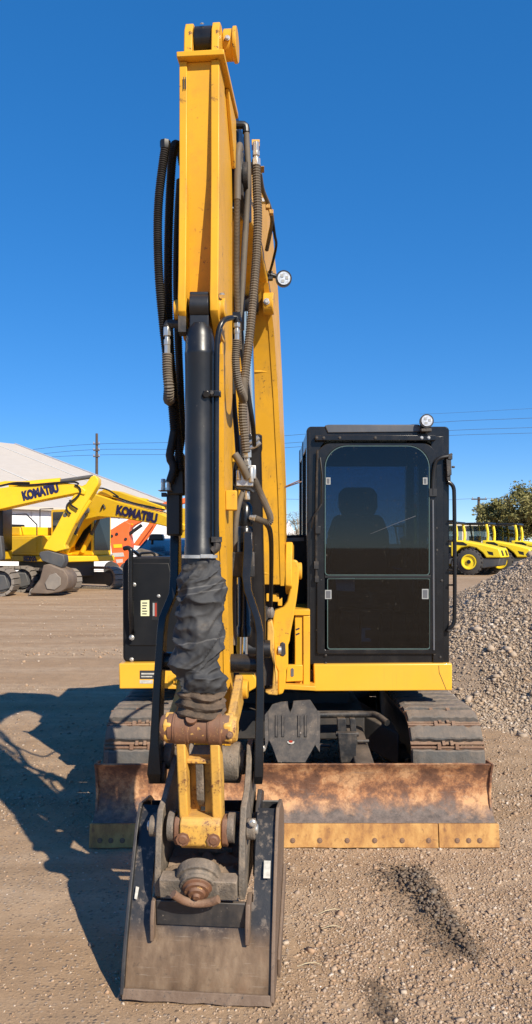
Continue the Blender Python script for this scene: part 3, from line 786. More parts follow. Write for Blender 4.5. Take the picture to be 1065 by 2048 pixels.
# rear hood and mirror behind it
mb = MB()
mb.loft([[pt(273, 1104, 5.9), pt(500, 1104, 5.9), pt(500, 1180, 5.9), pt(273, 1180, 5.9)], [pt(290, 1082, 6.2), pt(500, 1078, 6.2), pt(500, 1180, 6.2), pt(290, 1180, 6.2)], [pt(297, 1077, 6.6), pt(500, 1074, 6.6), pt(500, 1170, 6.6), pt(297, 1170, 6.6)], [pt(310, 1079, 7.2), pt(500, 1078, 7.2), pt(500, 1180, 7.2), pt(310, 1180, 7.2)]])
hood = build(mb, 'engine_hood', ['hood_grey'], EX, bevel=.02, seg=3)
mb = MB(); mb.prism([pt(x, y, 6.0) for x, y in [(296, 1081), (300, 1070), (306, 1068), (322, 1068), (326, 1071), (326, 1081)]], (0, .12, 0)); mb.box(pt(305, 1083, 6.05), (.02, .02, .05)); build(mb, 'rear_camera_pod', ['plastic_black'], hood, bevel=.008)
mb = MB(); mb.tube([pt(294, 1080, 6.0), pt(274, 1103, 5.6)], .008, 6); build(mb, 'antenna', ['plastic_black'], hood)
mb = MB(); mb.loft([[pt(272, 1100, 5.5), pt(284, 1098, 5.5), pt(330, 1112, 5.5), pt(276, 1114, 5.5)], [pt(272, 1100, 5.75), pt(284, 1096, 5.75), pt(330, 1107, 5.75), pt(276, 1112, 5.75)]]); build(mb, 'step_ledge', ['coupler_grey'], hood)
# centre housing between boom and cab, counterweight at the back
mb = MB(); mb.prism([pt(x, y, 5.62) for x, y in [(500, 1073), (614, 1069), (640, 1345), (500, 1345)]], (0, 1.4, 0)); build(mb, 'engine_housing', ['black_cover'], EX, bevel=.015)
mb = MB(); mb.prism([pt(x, y, 5.615) for x, y in [(571, 1076), (609, 1075), (609, 1082), (571, 1083)]], (0, .02, 0)); build(mb, 'housing_trim', ['hood_grey'], EX)
mb = MB(); arc = [Vector((.17 + 1.12 * math.cos(a), 6.9 + .72 * math.sin(a), .86)) for a in np.linspace(0, math.pi, 25)]
mb.prism(arc, (0, 0, .85)); build(mb, 'counterweight', ['black_cover'], EX, bevel=.04, seg=3)

# ---------------------------------------------------------------- yellow main frame and swing post
mb = MB()
pxpoly([(590, 1219), (620, 1219), (620, 1376), (590, 1376)], 5.06, .5, mb)
frame = build(mb, 'main_frame', ['yellow'], EX, bevel=.006)
mb = MB(); pxpoly([(586, 1219), (620.5, 1219), (620.5, 1231), (586, 1231)], 5.04, .1, mb); pxpoly([(607, 1232), (620.5, 1232), (620.5, 1372), (607, 1372)], 5.045, .02, mb); pxpoly([(566, 1369), (632, 1373), (632, 1382), (566, 1379)], 4.98, .3, mb); pxpoly([(575, 1330), (606, 1330), (606, 1362), (572, 1364)], 5.03, .04, mb)
build(mb, 'frame_flange', ['yellow'], frame, bevel=.004)
mb = MB(); pxpoly([(582, 1338), (585, 1336), (588, 1338), (588, 1352), (585, 1354), (582, 1352)], 5.027, .004, mb); build(mb, 'slot', ['hood_grey'], frame)
for y in (1258, 1268):
    mb = MB(); pxpoly([(592, y), (599, y - 3), (600, y), (593, y + 3)], 5.058, .003, mb); build(mb, 'scuff', ['sticker_ink'], frame)
mb = MB()
lug = [(582, 1121), (590, 1119), (596, 1122), (599, 1135), (598, 1165), (594, 1198), (588, 1235), (582, 1265), (580, 1282), (577, 1290), (577, 1335), (573, 1340), (573, 1350), (571, 1375), (566, 1388), (556, 1391), (556, 1342), (550, 1330), (548, 1292), (545, 1255), (547, 1226), (552, 1220), (567, 1215), (575, 1203), (580, 1180), (581, 1140)]
pxpoly(lug, 4.92, .10, mb)
post = build(mb, 'swing_post', ['yellow'], EX, bevel=.012, seg=3)
mb = MB(); pxpoly([(561, 1286), (566, 1284), (571, 1287), (572, 1308), (568, 1313), (562, 1312), (558, 1306)], 4.915, .03, mb); build(mb, 'hole_shade', ['sticker_ink'], post, bevel=.004)  # dark plate painted for the shade inside the post's hole
mb = MB(); mb.cyl(pt(557, 1300, 4.93), pt(563, 1300, 4.93), .03, n=16); build(mb, 'pin_end', ['silver'], post)
mb = MB(); pxpoly([(535, 1245), (545, 1240), (549, 1262), (549, 1300), (552, 1335), (556, 1345), (556, 1391), (538, 1390), (530, 1384), (545, 1378), (548, 1330), (534, 1280)], 4.86, .12, mb); build(mb, 'lower_lug', ['yellow_worn'], post, bevel=.008)
mb = MB(); pxpoly([(472, 1256), (477, 1252), (482, 1258), (484, 1285), (490, 1312), (492, 1345), (507, 1347), (514, 1360), (512, 1376), (492, 1388), (480, 1384), (478, 1330), (473, 1300)], 4.86, .12, mb); build(mb, 'lower_lug', ['yellow'], post, bevel=.008)
mb = MB(); pxpoly([(533, 1187), (558, 1187), (559, 1200), (565, 1195), (565, 1212), (556, 1212), (556, 1204), (533, 1203)], 4.98, .1, mb); build(mb, 'hose_bracket', ['yellow'], post, bevel=.004)
mb = MB(); mb.span(lk(5.0, -.10, .80), lk(4.95, .18, 1.0)); mb.cyl(lk(5.12, 0, .80), lk(5.12, 0, 1.45), .12, n=24); build(mb, 'pivot_core', ['undercarriage'], post)
mb = MB(); mb.cyl(pt(586, 1142, 4.98), pt(604, 1142, 4.98), .055, n=24); build(mb, 'foot_pin', ['yellow'], post, bevel=.006)

# ---------------------------------------------------------------- boom
fr = [(4.93, 1.44), (4.82, 2.0), (4.71, 2.6), (4.59, 2.98), (4.42, 3.2), (4.0, 3.30), (3.72, 3.26)]
bk = [(5.18, 1.55), (5.20, 2.1), (5.14, 2.8), (5.0, 3.35), (4.72, 3.66), (4.2, 3.70), (3.72, 3.50)]
hw = [.197, .190, .168, .150, .132, .122, .108]
mb = MB()
mb.loft([[lk(f[0], -w, f[1]), lk(f[0], w, f[1]), lk(b[0], w, b[1]), lk(b[0], -w, b[1])] for f, b, w in zip(fr, bk, hw)])
boom = build(mb, 'boom', ['yellow'], EX, smooth=25, bevel=.012)
for r0, r1 in ((-.112, -.078), (.078, .112)):      # fork cheeks round the arm pivot
    mb = MB(); lkplate([(3.74, 3.26), (3.50, 3.20), (3.40, 3.24), (3.36, 3.34), (3.40, 3.43), (3.74, 3.50)], r0, r1, mb); build(mb, 'boom_fork', ['black_worn'], boom, bevel=.006)
    mb = MB(); mb.cyl(lk(3.42, r0 - .02 if r0 < 0 else r1, 3.33), lk(3.42, r0 if r0 < 0 else r1 + .02, 3.33), .06, n=20); build(mb, 'pivot_cap', ['black_worn'], boom)
# weld seams and edge lips across the front face
for z, Y, w in ((2.75, 4.662, .16), (1.52, 4.914, .197)):
    mb = MB(); mb.box(lk(Y, 0, z), (w * 2 - .03, .016, .014)); build(mb, 'weld_seam', ['yellow'], boom, bevel=.004)
for s in (-1, 1):
    mb = MB(); mb.loft([[lk(f[0] - .006, s * (w - .03), f[1]), lk(f[0] - .006, s * w, f[1]), lk(f[0] + .02, s * w, f[1]), lk(f[0] + .02, s * (w - .03), f[1])] for f, w in zip(fr[:5], [q + .004 for q in hw])])
    build(mb, 'edge_lip', ['yellow'], boom, smooth=25)
    # foot lugs and rod boss
    mb = MB(); lkplate([(4.98, 1.72), (4.90, 1.58), (4.91, 1.44), (5.0, 1.38), (5.12, 1.42), (5.15, 1.7)], s * .20, s * .245, mb); build(mb, 'foot_lug', ['yellow'], boom, bevel=.008)
    mb = MB(); mb.cyl(lk(4.45, s * .105, 3.09), lk(4.45, s * .165, 3.09), .062, n=22); build(mb, 'rod_boss', ['yellow'], boom, bevel=.006)
bolt(pt(534, 603, 4.38), .014, boom, 'silver')
# ---------------------------------------------------------------- boom cylinder
A, B = lk(4.74, .03, 1.06), lk(4.46, .005, 3.09)
d = (B - A).normalized(); L = (B - A).length
mb = MB(); mb.tube_exact(A, d, [(.02, .05), (.06, .062), (.12, .066), (1.20, .066), (1.22, .072), (1.30, .072), (1.31, .055)], 24)
mb.cyl(A + Vector((-.09, 0, 0)), A + Vector((.09, 0, 0)), .055, n=20)
bcyl = build(mb, 'boom_cylinder', ['cylinder_black'], EX, bevel=.003)
mb = MB(); mb.tube_exact(A, d, [(1.3, .036), (L, .036)], 20); build(mb, 'cylinder_rod', ['chrome'], bcyl)
mb = MB(); mb.cyl(B - Vector((.07, 0, 0)), B + Vector((.07, 0, 0)), .055, n=20); build(mb, 'rod_eye', ['black_paint'], bcyl)
for k, (px, py) in enumerate(((511, 880), (514, 890))):
    mb = MB(); mb.tube([pt(px - 12, py + 6, 4.5), pt(px, py, 4.48), pt(px + 7, py - 6, 4.48)], .014, 8); build(mb, 'cylinder_port', ['silver'], bcyl)
for py in (1160, 1240): bolt(pt(497, py, 4.62), .012, bcyl, 'silver')

# ---------------------------------------------------------------- arm
AF = [(2.925, 3.536), (2.945, 3.1), (2.985, 2.62), (3.03, 2.45), (3.06, 1.87), (3.20, 1.26), (3.235, .86)]
AB = [(3.27, 3.532), (3.33, 3.2), (3.33, 2.7), (3.33, 2.5), (3.34, 1.9), (3.37, 1.2), (3.36, .80)]
mb = MB(); mb.loft([[lk(f[0], -.072, f[1]), lk(f[0], .072, f[1]), lk(b[0], .072, b[1]), lk(b[0], -.072, b[1])] for f, b in zip(AF, AB)])
arm = build(mb, 'arm', ['yellow'], EX, smooth=25, bevel=.004)
arm['label'] = 'yellow arm hanging nearly upright in front of the boom'
# side strips that stand proud of the web and carry the cylinder pin
for s in (-1, 1):
    r0, r1 = (.045, .0765) if s > 0 else (-.0765, -.047)
    mb = MB(); lkplate([(2.915, 3.535), (2.915, 3.1), (2.895, 2.72), (2.885, 2.63), (2.89, 2.58), (2.925, 2.545), (3.0, 2.50), (3.06, 2.50), (3.06, 3.53)], r0, r1, mb)
    build(mb, 'side_strip', ['yellow'], arm, bevel=.003)
    mb = MB(); mb.loft([[lk(f[0] - .004, s * .052, f[1]), lk(f[0] - .004, s * .0765, f[1]), lk(f[0] + .02, s * .0765, f[1]), lk(f[0] + .02, s * .052, f[1])] for f in AF[3:]]); build(mb, 'edge_lip', ['yellow'], arm, smooth=25)
mb = MB(); lkplate([(2.89, 3.536), (2.888, 3.556), (3.32, 3.560), (3.33, 3.538)], -.082, .098, mb); build(mb, 'end_plate', ['yellow'], arm, bevel=.003)
mb = MB(); lkplate([(3.10, 3.534), (3.33, 3.535), (3.345, 3.33), (3.30, 3.31)], .0725, .088, mb); build(mb, 'gusset', ['yellow'], arm, bevel=.003)
for r0, r1 in ((-.060, -.028), (.045, .075)):
    mb = MB(); lkplate([(2.915, 3.557), (2.925, 3.66), (2.95, 3.70), (2.985, 3.712), (3.03, 3.70), (3.09, 3.558)], r0, r1, mb); build(mb, 'lug', ['yellow'], arm, bevel=.004)
mb = MB(); mb.lathe(lk(2.985, -.027, 3.650), lk(2.985, .044, 3.650), [(0, .048), (.004, .052), (.067, .052), (.071, .048)], 28); build(mb, 'bush', ['black_paint'], arm)
bolt(lk(2.945, .006, 3.692), .006, arm, 'silver', (0, -.6, .8))
mb = MB(); mb.lathe(lk(3.06, .076, 3.680), lk(3.06, .128, 3.680), [(0, .056), (.036, .056), (.037, .064), (.052, .064)], 24); boss = build(mb, 'pin_boss', ['yellow'], arm, bevel=.003)
bolt(lk(3.0, .096, 3.67), .008, arm, 'silver', (0, -1, 0))
for px in (367, 371):
    mb = MB(); pxpoly([(px, 154), (px + 1.6, 153), (px + 1.8, 177), (px + .4, 178)], 2.9135, .002, mb); build(mb, 'scuff', ['sticker_ink'], arm)
# pin bosses of the bucket cylinder
for s in (-1, 1):
    mb = MB(); mb.lathe(lk(2.94, s * .046, 2.60), lk(2.94, s * .098, 2.60), [(0, .045), (.03, .045), (.034, .038), (.052, .038)], 20); build(mb, 'pin_boss', ['yellow'], arm, bevel=.003)
bolt(lk(2.90, .088, 2.64), .009, arm, 'silver', (0, -.3, 1))
# cast valve bracket on the arm's right edge
mb = MB(); mb.span(lk(3.10, .074, 1.84), lk(3.16, .115, 1.92)); build(mb, 'hose_clamp_block', ['yellow'], arm, bevel=.004)
# arm tip
mb = MB(); mb.cyl(lk(3.27, -.10, .78), lk(3.27, .115, .78), .085, n=26); mb.cyl(lk(3.27, -.13, .78), lk(3.27, .135, .78), .05, n=20); build(mb, 'tip_boss', ['coupler_grey'], arm, bevel=.005)
# idler links from the arm to the rod-end boss
for s in (-1, 1):
    mb = MB(); lkplate([(2.92, 1.065), (2.965, 1.05), (3.22, 1.16), (3.27, 1.13), (3.28, 1.06), (3.24, 1.03), (2.97, .955), (2.92, .945), (2.875, .97), (2.865, 1.03)], s * .098, s * .130, mb); il = build(mb, 'idler_link', ['yellow_worn'], arm, bevel=.006)
    mb = MB(); mb.cyl(lk(3.245, s * .095, 1.095), lk(3.245, s * .15, 1.095), .04, n=18); build(mb, 'link_pin', ['yellow'], il, bevel=.005)
bolt(lk(3.19, .11, 1.12), .014, arm, 'silver', (0, -1, .2))

# ---------------------------------------------------------------- arm cylinder along the boom's back
Q0, Q1 = lk(4.32, 0, 3.80), lk(2.985, .006, 3.650)
d = (Q1 - Q0).normalized(); L = (Q1 - Q0).length
mb = MB(); mb.tube_exact(Q0, d, [(.0, .04), (.05, .052), (.92, .052), (.93, .058), (1.0, .058), (1.01, .045)], 24); mb.cyl(Q0 - Vector((.07, 0, 0)), Q0 + Vector((.07, 0, 0)), .045, n=18); acyl = build(mb, 'arm_cylinder', ['cylinder_black'], EX, bevel=.003)
mb = MB(); mb.tube_exact(Q0, d, [(1.0, .03), (L - .04, .03)], 18); build(mb, 'cylinder_rod', ['chrome'], acyl)
for s in (-1, 1):
    mb = MB(); lkplate([(4.22, 3.68), (4.27, 3.83), (4.32, 3.86), (4.37, 3.83), (4.46, 3.67)], s * .06, s * .085, mb); build(mb, 'cylinder_bracket', ['yellow'], acyl, bevel=.004)
# ---------------------------------------------------------------- bucket cylinder
C0, C1 = lk(2.93, 0, 2.60), lk(2.92, 0, 1.005)
d = (C1 - C0).normalized()
mb = MB()
mb.tube_exact(C0, d, [(.06, .035), (.085, .048), (.115, .0545), (.165, .0555), (.17, .057), (.18, .057), (.185, .0555), (.905, .0555), (.91, .0575), (.975, .0575), (.98, .05)], 36)
mb.loft([[C0 + Vector((x, y, z)) for x, y in ((-.036, -.03), (.036, -.03), (.036, .03), (-.036, .03))] for z in (.055, -.06, -.085)])
mb.cyl(C0 - Vector((.036, 0, -.005)), C0 + Vector((.036, 0, .005)), .05, n=22)
cyl = build(mb, 'bucket_cylinder', ['cylinder_black'], EX, bevel=.003)
mb = MB(); mb.tube_exact(C0, d, [(.97, .03), (1.56, .03)], 20); build(mb, 'cylinder_rod', ['chrome'], cyl)
mb = MB()
mb.tube(spline([pt(433, 1088, 2.90), pt(433, 900, 2.90), pt(434, 720, 2.90), pt(437, 668, 2.90), pt(446, 643, 2.91), pt(460, 636, 2.95), pt(472, 636, 3.0)], .02), .0105, 10); build(mb, 'pressure_pipe', ['black_paint'], cyl)
mb = MB(); mb.tube(spline([pt(466, 634, 3.0), pt(474, 634, 3.0), pt(475, 645, 3.0)], .012), .018, 10); mb.box(pt(474, 634, 3.0), (.03, .035, .03)); build(mb, 'pipe_elbow', ['black_paint'], cyl, bevel=.004)
mb = MB(); mb.box(pt(425, 788, 2.885), (.065, .03, .022)); mb.cyl(pt(413, 788, 2.89), pt(413, 788, 2.86), .014, n=12); build(mb, 'pipe_clamp', ['black_paint'], cyl, bevel=.003)
bolt(pt(424, 786, 2.872), .008, cyl, 'black_worn')
mb = MB(); mb.box(pt(434, 1079, 2.90), (.038, .036, .02)); mb.tube(spline([pt(434, 1080, 2.90), pt(434, 1095, 2.90), pt(425, 1102, 2.90)], .01), .016, 10); build(mb, 'pipe_elbow', ['black_worn'], cyl, bevel=.003)
mb = MB(); mb.tube(spline([pt(372, 648, 2.95), pt(350, 648, 2.96), pt(338, 647, 2.97), pt(335, 655, 2.97)], .012), .0165, 10); mb.box(pt(366, 650, 2.94), (.03, .06, .07)); build(mb, 'port_elbow', ['black_worn'], cyl, bevel=.004)

def fitting(path, r, parent=EX, name='hose_fitting', mat='silver'):
    """stack of hexes and ferrules along a path"""
    P = [Vector(p) for p in path]; mb = MB(); L = (P[-1] - P[0]).length; t = (P[-1] - P[0]).normalized()
    mb.tube_exact(P[0], t, [(0, r * 1.2), (L * .3, r * 1.2), (L * .3, r * .75), (L * .42, r * .75), (L * .42, r * 1.05), (L * .62, r * 1.05), (L * .62, r * .9), (L, r * .9)], 6)
    return build(mb, name, [mat], parent, smooth=20, bevel=.001)
def hose(path, r, corr=0, mat='hose_black', name='hose', n=10, parent=EX):
    pts = [pt(*p) for p in path]
    mb = MB()
    if corr:
        P = spline(pts, corr / 2); mb.tube(P, [r if i % 2 else r * .80 for i in range(len(P))], n)
        return build(mb, name, [mat], parent, smooth=28, recalc=False)
    mb.tube(spline(pts, .02), r, n)
    return build(mb, name, [mat], parent, smooth=60, recalc=False)
fitting([pt(335, 655, 2.97), pt(335, 712, 2.97)], .0135)
fitting([pt(474, 643, 3.0), pt(474, 682, 3.0)], .0115)
hose([(335, 708, 2.97), (335.5, 740, 2.965), (338, 775, 2.965), (338, 800, 3.02), (345, 790, 3.16)], .0215, .0095, 'hose_dusty')
hose([(474, 680, 3.0), (472, 720, 3.0), (475, 755, 3.02), (483, 785, 3.06), (488, 797, 3.2), (487, 760, 3.3)], .0175, .008, 'hose_dusty')
# hoses hanging down the arm's left side
hose([(331, 296, 3.0), (326, 330, 3.0), (318, 400, 3.0), (316, 470, 3.0), (319, 560, 3.0), (327, 650, 3.02), (336, 730, 3.05), (344, 800, 3.08), (349, 862, 3.1)], .0185, .0085)
hose([(349, 862, 3.1), (344, 890, 3.1), (340, 915, 3.1), (348, 935, 3.1), (340, 965, 3.1)], .017)
hose([(366, 330, 3.2), (360, 300, 3.15), (351, 290, 3.08), (345, 315, 3.05), (340, 400, 3.05), (337, 500, 3.05), (337, 600, 3.05), (341, 700, 3.07), (348, 790, 3.09), (356, 870, 3.11), (361, 940, 3.12)], .0185, .0085)
hose([(361, 360, 3.2), (356, 450, 3.18), (354, 560, 3.17), (357, 680, 3.17), (362, 800, 3.17), (364, 870, 3.17), (356, 915, 3.15), (349, 950, 3.12)], .0175, .0085)
mb = MB(); mb.tube_exact(pt(331, 298, 3.0), Vector((0, 0, 1)), [(0, .018), (.012, .021), (.03, .021), (.032, .017), (.035, .012)], 8); build(mb, 'hose_end', ['plastic_black'], EX, smooth=25)
mb = MB(); mb.span(pt(333, 985, 3.15), pt(366, 1072, 3.22)); mb.prism([pt(x, y, 3.14) for x, y in [(345, 915), (368, 905), (370, 990), (333, 990), (340, 950)]], (0, .06, 0)); vb = build(mb, 'arm_valve', ['plastic_black'], EX, bevel=.008)
mb = MB(); mb.span(pt(316, 980, 3.08), pt(348, 983.5, 3.16)); build(mb, 'valve_plate', ['coupler_grey'], vb)
for px in (327, 338):
    mb = MB(); mb.tube_exact(pt(px, 980, 3.11), Vector((0, 0, 1)), [(0, .010), (.01, .010), (.01, .0085), (.03, .0085), (.03, .011), (.045, .009)], 8); build(mb, 'valve_fitting', ['silver'], vb, smooth=25)
mb = MB(); mb.span(pt(323, 985, 3.1), pt(334, 994, 3.13)); build(mb, 'valve_nut', ['plastic_black'], vb)
# hoses on the arm's right side
mb = MB(); mb.tube(spline([pt(466, 250, 3.40), pt(480, 250, 3.40), pt(491, 252, 3.40), pt(493, 266, 3.40)], .012), .017, 10); mb.prism([pt(x, y, 3.38) for x, y in [(462, 222), (470, 232), (472, 250), (464, 290), (460, 290)]], (0, .05, 0)); build(mb, 'hose_elbow', ['plastic_black'], EX, bevel=.003)
hose([(493, 262, 3.40), (495, 300, 3.40), (497, 350, 3.40), (494, 420, 3.42), (488, 520, 3.42), (484, 600, 3.42), (483, 660, 3.42)], .0135, 0, 'hose_dusty')
hose([(481, 300, 3.36), (479, 292, 3.34), (476, 320, 3.32), (475, 400, 3.32)], [.016, .016][0], 0, 'hose_dusty')
hose([(475, 395, 3.32), (474, 480, 3.32), (474, 560, 3.32), (477, 640, 3.33), (479, 700, 3.34)], .0145, .006, 'hose_dusty')
hose([(470, 262, 3.45), (468, 320, 3.45), (464, 420, 3.45)], .02, 0, 'plastic_black')
hose([(513, 330, 3.40), (514, 370, 3.40), (516, 430, 3.40), (514, 500, 3.40), (509, 570, 3.38), (501, 660, 3.36), (493, 730, 3.34), (487, 790, 3.32), (486, 835, 3.32), (490, 875, 3.33), (493, 905, 3.34)], .0205, .0115, 'hose_dusty')
fitting([pt(513, 332, 3.40), pt(512, 285, 3.40)], .0165)
mb = MB(); mb.span(pt(500, 336, 3.44), pt(506, 350, 3.5)); mb.span(pt(521, 333, 3.44), pt(529, 345, 3.5)); mb.box(pt(512, 290, 3.43), (.035, .04, .03)); build(mb, 'hose_bracket', ['yellow_worn'], EX, bevel=.003)
hose([(466, 640, 3.36), (465, 720, 3.36), (468, 800, 3.37), (474, 870, 3.38), (478, 935, 3.36)], .0115, 0, 'hose_black')
hose([(482, 655, 3.46), (487, 720, 3.48), (497, 790, 3.52), (506, 850, 3.6), (509, 890, 3.9)], .0115, 0, 'hose_black')
hose([(462, 1000, 3.38), (468, 960, 3.37), (473, 930, 3.36), (482, 915, 3.34)], .010, 0, 'hose_black')
hose([(486, 985, 3.36), (478, 1010, 3.35), (472, 1050, 3.35), (470, 1120, 3.36), (468, 1200, 3.37), (469, 1290, 3.36)], .012, 0, 'hose_dusty')
# pipes, wires and clamps along the boom's top edge
hose([(520, 345, 3.6), (526, 380, 3.75), (538, 410, 3.9), (545, 440, 4.0), (540, 470, 4.1), (534, 500, 4.2)], .011, 0, 'hose_dusty')
hose([(546, 440, 4.0), (550, 470, 4.1), (553, 490, 4.2), (547, 520, 4.3), (540, 545, 4.4)], .0075, 0, 'hose_black', 'lamp_cable')
for px, py in ((528, 402), (536, 414), (543, 425)):
    mb = MB(); mb.box(pt(px, py, 3.88), (.022, .03, .022)); build(mb, 'pipe_clamp', ['silver' if px < 530 else 'yellow_worn'], boom, bevel=.003)
# boom work lamp
def lamp(c, r, parent, tilt=(0, -1, 0)):
    c = Vector(c); t = Vector(tilt).normalized(); mb = MB()
    mb.tube_exact(c, -t, [(-.004, r * .84), (-.004, r), (r * .5, r), (r * 1.1, r * .8), (r * 1.35, r * .4)], 26)
    lp = build(mb, 'work_lamp', ['plastic_black'], parent)
    mb = MB(); mb.tube_exact(c + t * .0045, t, [(0, r * .82), (.006, r * .78)], 26); build(mb, 'lens', ['lens_bright'], lp)
    mb = MB(); mb.tube_exact(c - t * (.02), t, [(-.004, .001), (-.002, r * .3), (.012, r * .8)], 26); build(mb, 'reflector', ['reflector'], lp, recalc=False)
    for k in range(3):
        a = k * 2.1 + .4; q = t.orthogonal().normalized(); w = t.cross(q)
        mb = MB(); mb.box(c + t * .010 + (q * math.cos(a) + w * math.sin(a)) * r * .38, (.016, .006, .016)); build(mb, 'lamp_diode', ['clip_white'], lp)
    return lp
lp = lamp(pt(568, 557, 4.40), .046, EX, (.05, -1, -.12))
mb = MB(); mb.tube([pt(540, 549, 4.42), pt(560, 555, 4.44)], .014, 8); mb.box(pt(541, 552, 4.43), (.03, .03, .05)); build(mb, 'lamp_bracket', ['plastic_black'], lp, bevel=.003)
# fittings above the thumb cylinder
fitting([pt(494, 900, 3.35), pt(496, 950, 3.36)], .017)
mb = MB(); mb.box(pt(500, 945, 3.37), (.055, .05, .06)); mb.box(pt(490, 962, 3.37), (.075, .05, .05)); mb.cyl(pt(503, 935, 3.34), pt(503, 965, 3.34), .012, n=8); mb.cyl(pt(478, 940, 3.34), pt(478, 960, 3.34), .012, n=8); mb.cyl(pt(495, 980, 3.36), pt(495, 1000, 3.36), .014, n=6); vb2 = build(mb, 'valve_block', ['silver'], EX, bevel=.004)
mb = MB(); mb.tube(chaikin([pt(470, 945, 3.36), pt(468, 976, 3.36), pt(500, 978, 3.34), pt(508, 984, 3.34)], 1), .008, 6); build(mb, 'valve_bracket', ['plastic_black'], vb2)
hose([(470, 908, 3.30), (478, 920, 3.30), (487, 937, 3.31), (495, 955, 3.33)], .0165, 0, 'hose_dusty')
hose([(503, 950, 3.38), (512, 965, 3.38), (523, 990, 3.38), (534, 1015, 3.39), (541, 1035, 3.40), (538, 1045, 3.40), (525, 1042, 3.40), (512, 1037, 3.40)], .0165, .005, 'hose_dusty', n=12)
fitting([pt(513, 1037, 3.40), pt(500, 1035, 3.41)], .013)
hose([(533, 1047, 3.45), (540, 1060, 3.6), (543, 1090, 3.9), (543, 1150, 4.3), (542, 1212, 4.5)], .012, 0, 'hose_black')
mb = MB(); mb.lathe(pt(542, 1232, 4.55), pt(542, 1210, 4.5), [(0, .02), (.03, .024), (.05, .018), (.06, .014)], 8); build(mb, 'hose_fitting', ['silver'], EX, smooth=25)
# whisker rods beside the boom
mb = MB(); mb.tube([pt(564, 976, 5.0), pt(599, 961, 5.0)], .004, 5); mb.tube([pt(565, 977, 5.0), pt(604, 963, 5.02)], .004, 5); mb.box(pt(565, 977, 5.0), (.02, .02, .02)); build(mb, 'cable_ends', ['rust_steel'], boom)
hose([(565, 978, 5.0), (568, 1010, 5.02), (569, 1060, 5.05), (571, 1085, 5.1)], .010, 0, 'hose_black')

# ---------------------------------------------------------------- thumb folded behind the arm
T0, T1 = pt(491, 1005, 3.46), pt(488, 1330, 3.40)
d = (T1 - T0).normalized()
mb = MB(); mb.tube_exact(T0, d, [(0, .02), (.02, .034), (.10, .034), (.11, .030), (.12, .036), (.16, .034), (.55, .028), (.56, .033), (.60, .033)], 20); tcyl = build(mb, 'thumb_cylinder', ['black_paint'], EX, bevel=.002)
mb = MB(); mb.tube_exact(T0, d, [(.6, .018), (.75, .018)], 14); build(mb, 'cylinder_rod', ['chrome'], tcyl)
mb = MB(); mb.span(lk(3.33, .05, 1.56), lk(3.42, .16, 1.67)); build(mb, 'cylinder_mount', ['black_worn'], tcyl, bevel=.006)
def thumb_plate(path, w, t, name='thumb_plate'):
    """bar seen from the front: centre line through pixels, w deep, t thick"""
    mb = MB(); loops = []
    for (px, py, Y, tt, ww) in path:
        c = pt(px, py, Y)
        loops.append([c + Vector((-tt, -ww, 0)), c + Vector((tt, -ww, 0)), c + Vector((tt, ww, 0)), c + Vector((-tt, ww, 0))])
    mb.loft(loops); return build(mb, name, ['black_paint'], thumb, smooth=25, bevel=.004)
thumb = empty('hydraulic_thumb', lk(3.3, 0, .75), EX)
thumb_plate([(497, 1064, 3.32, .019, .045), (497, 1100, 3.32, .020, .06), (493, 1150, 3.31, .018, .06), (496, 1180, 3.30, .016, .06), (515, 1235, 3.28, .0145, .06), (520, 1262, 3.27, .0155, .06), (521, 1380, 3.25, .0165, .065), (519, 1480, 3.22, .018, .07), (518, 1545, 3.2, .019, .06), (517, 1563, 3.2, .017, .04)], .05, .02)
thumb_plate([(352, 1064, 3.32, .019, .045), (352, 1150, 3.31, .018, .06), (349, 1185, 3.30, .016, .06), (329, 1232, 3.27, .0155, .06), (325, 1262, 3.26, .0155, .06), (318, 1380, 3.25, .0165, .065), (314, 1480, 3.22, .019, .07), (313, 1540, 3.2, .030, .06), (313, 1562, 3.2, .022, .04)], .05, .02)
mb = MB(); mb.cyl(pt(318, 1322, 3.28), pt(520, 1328, 3.28), .040, n=22); build(mb, 'cross_tube', ['black_paint'], thumb)
mb = MB(); mb.cyl(pt(300, 1545, 3.22), pt(332, 1545, 3.22), .045, n=18); build(mb, 'pivot_disc', ['black_worn'], thumb)

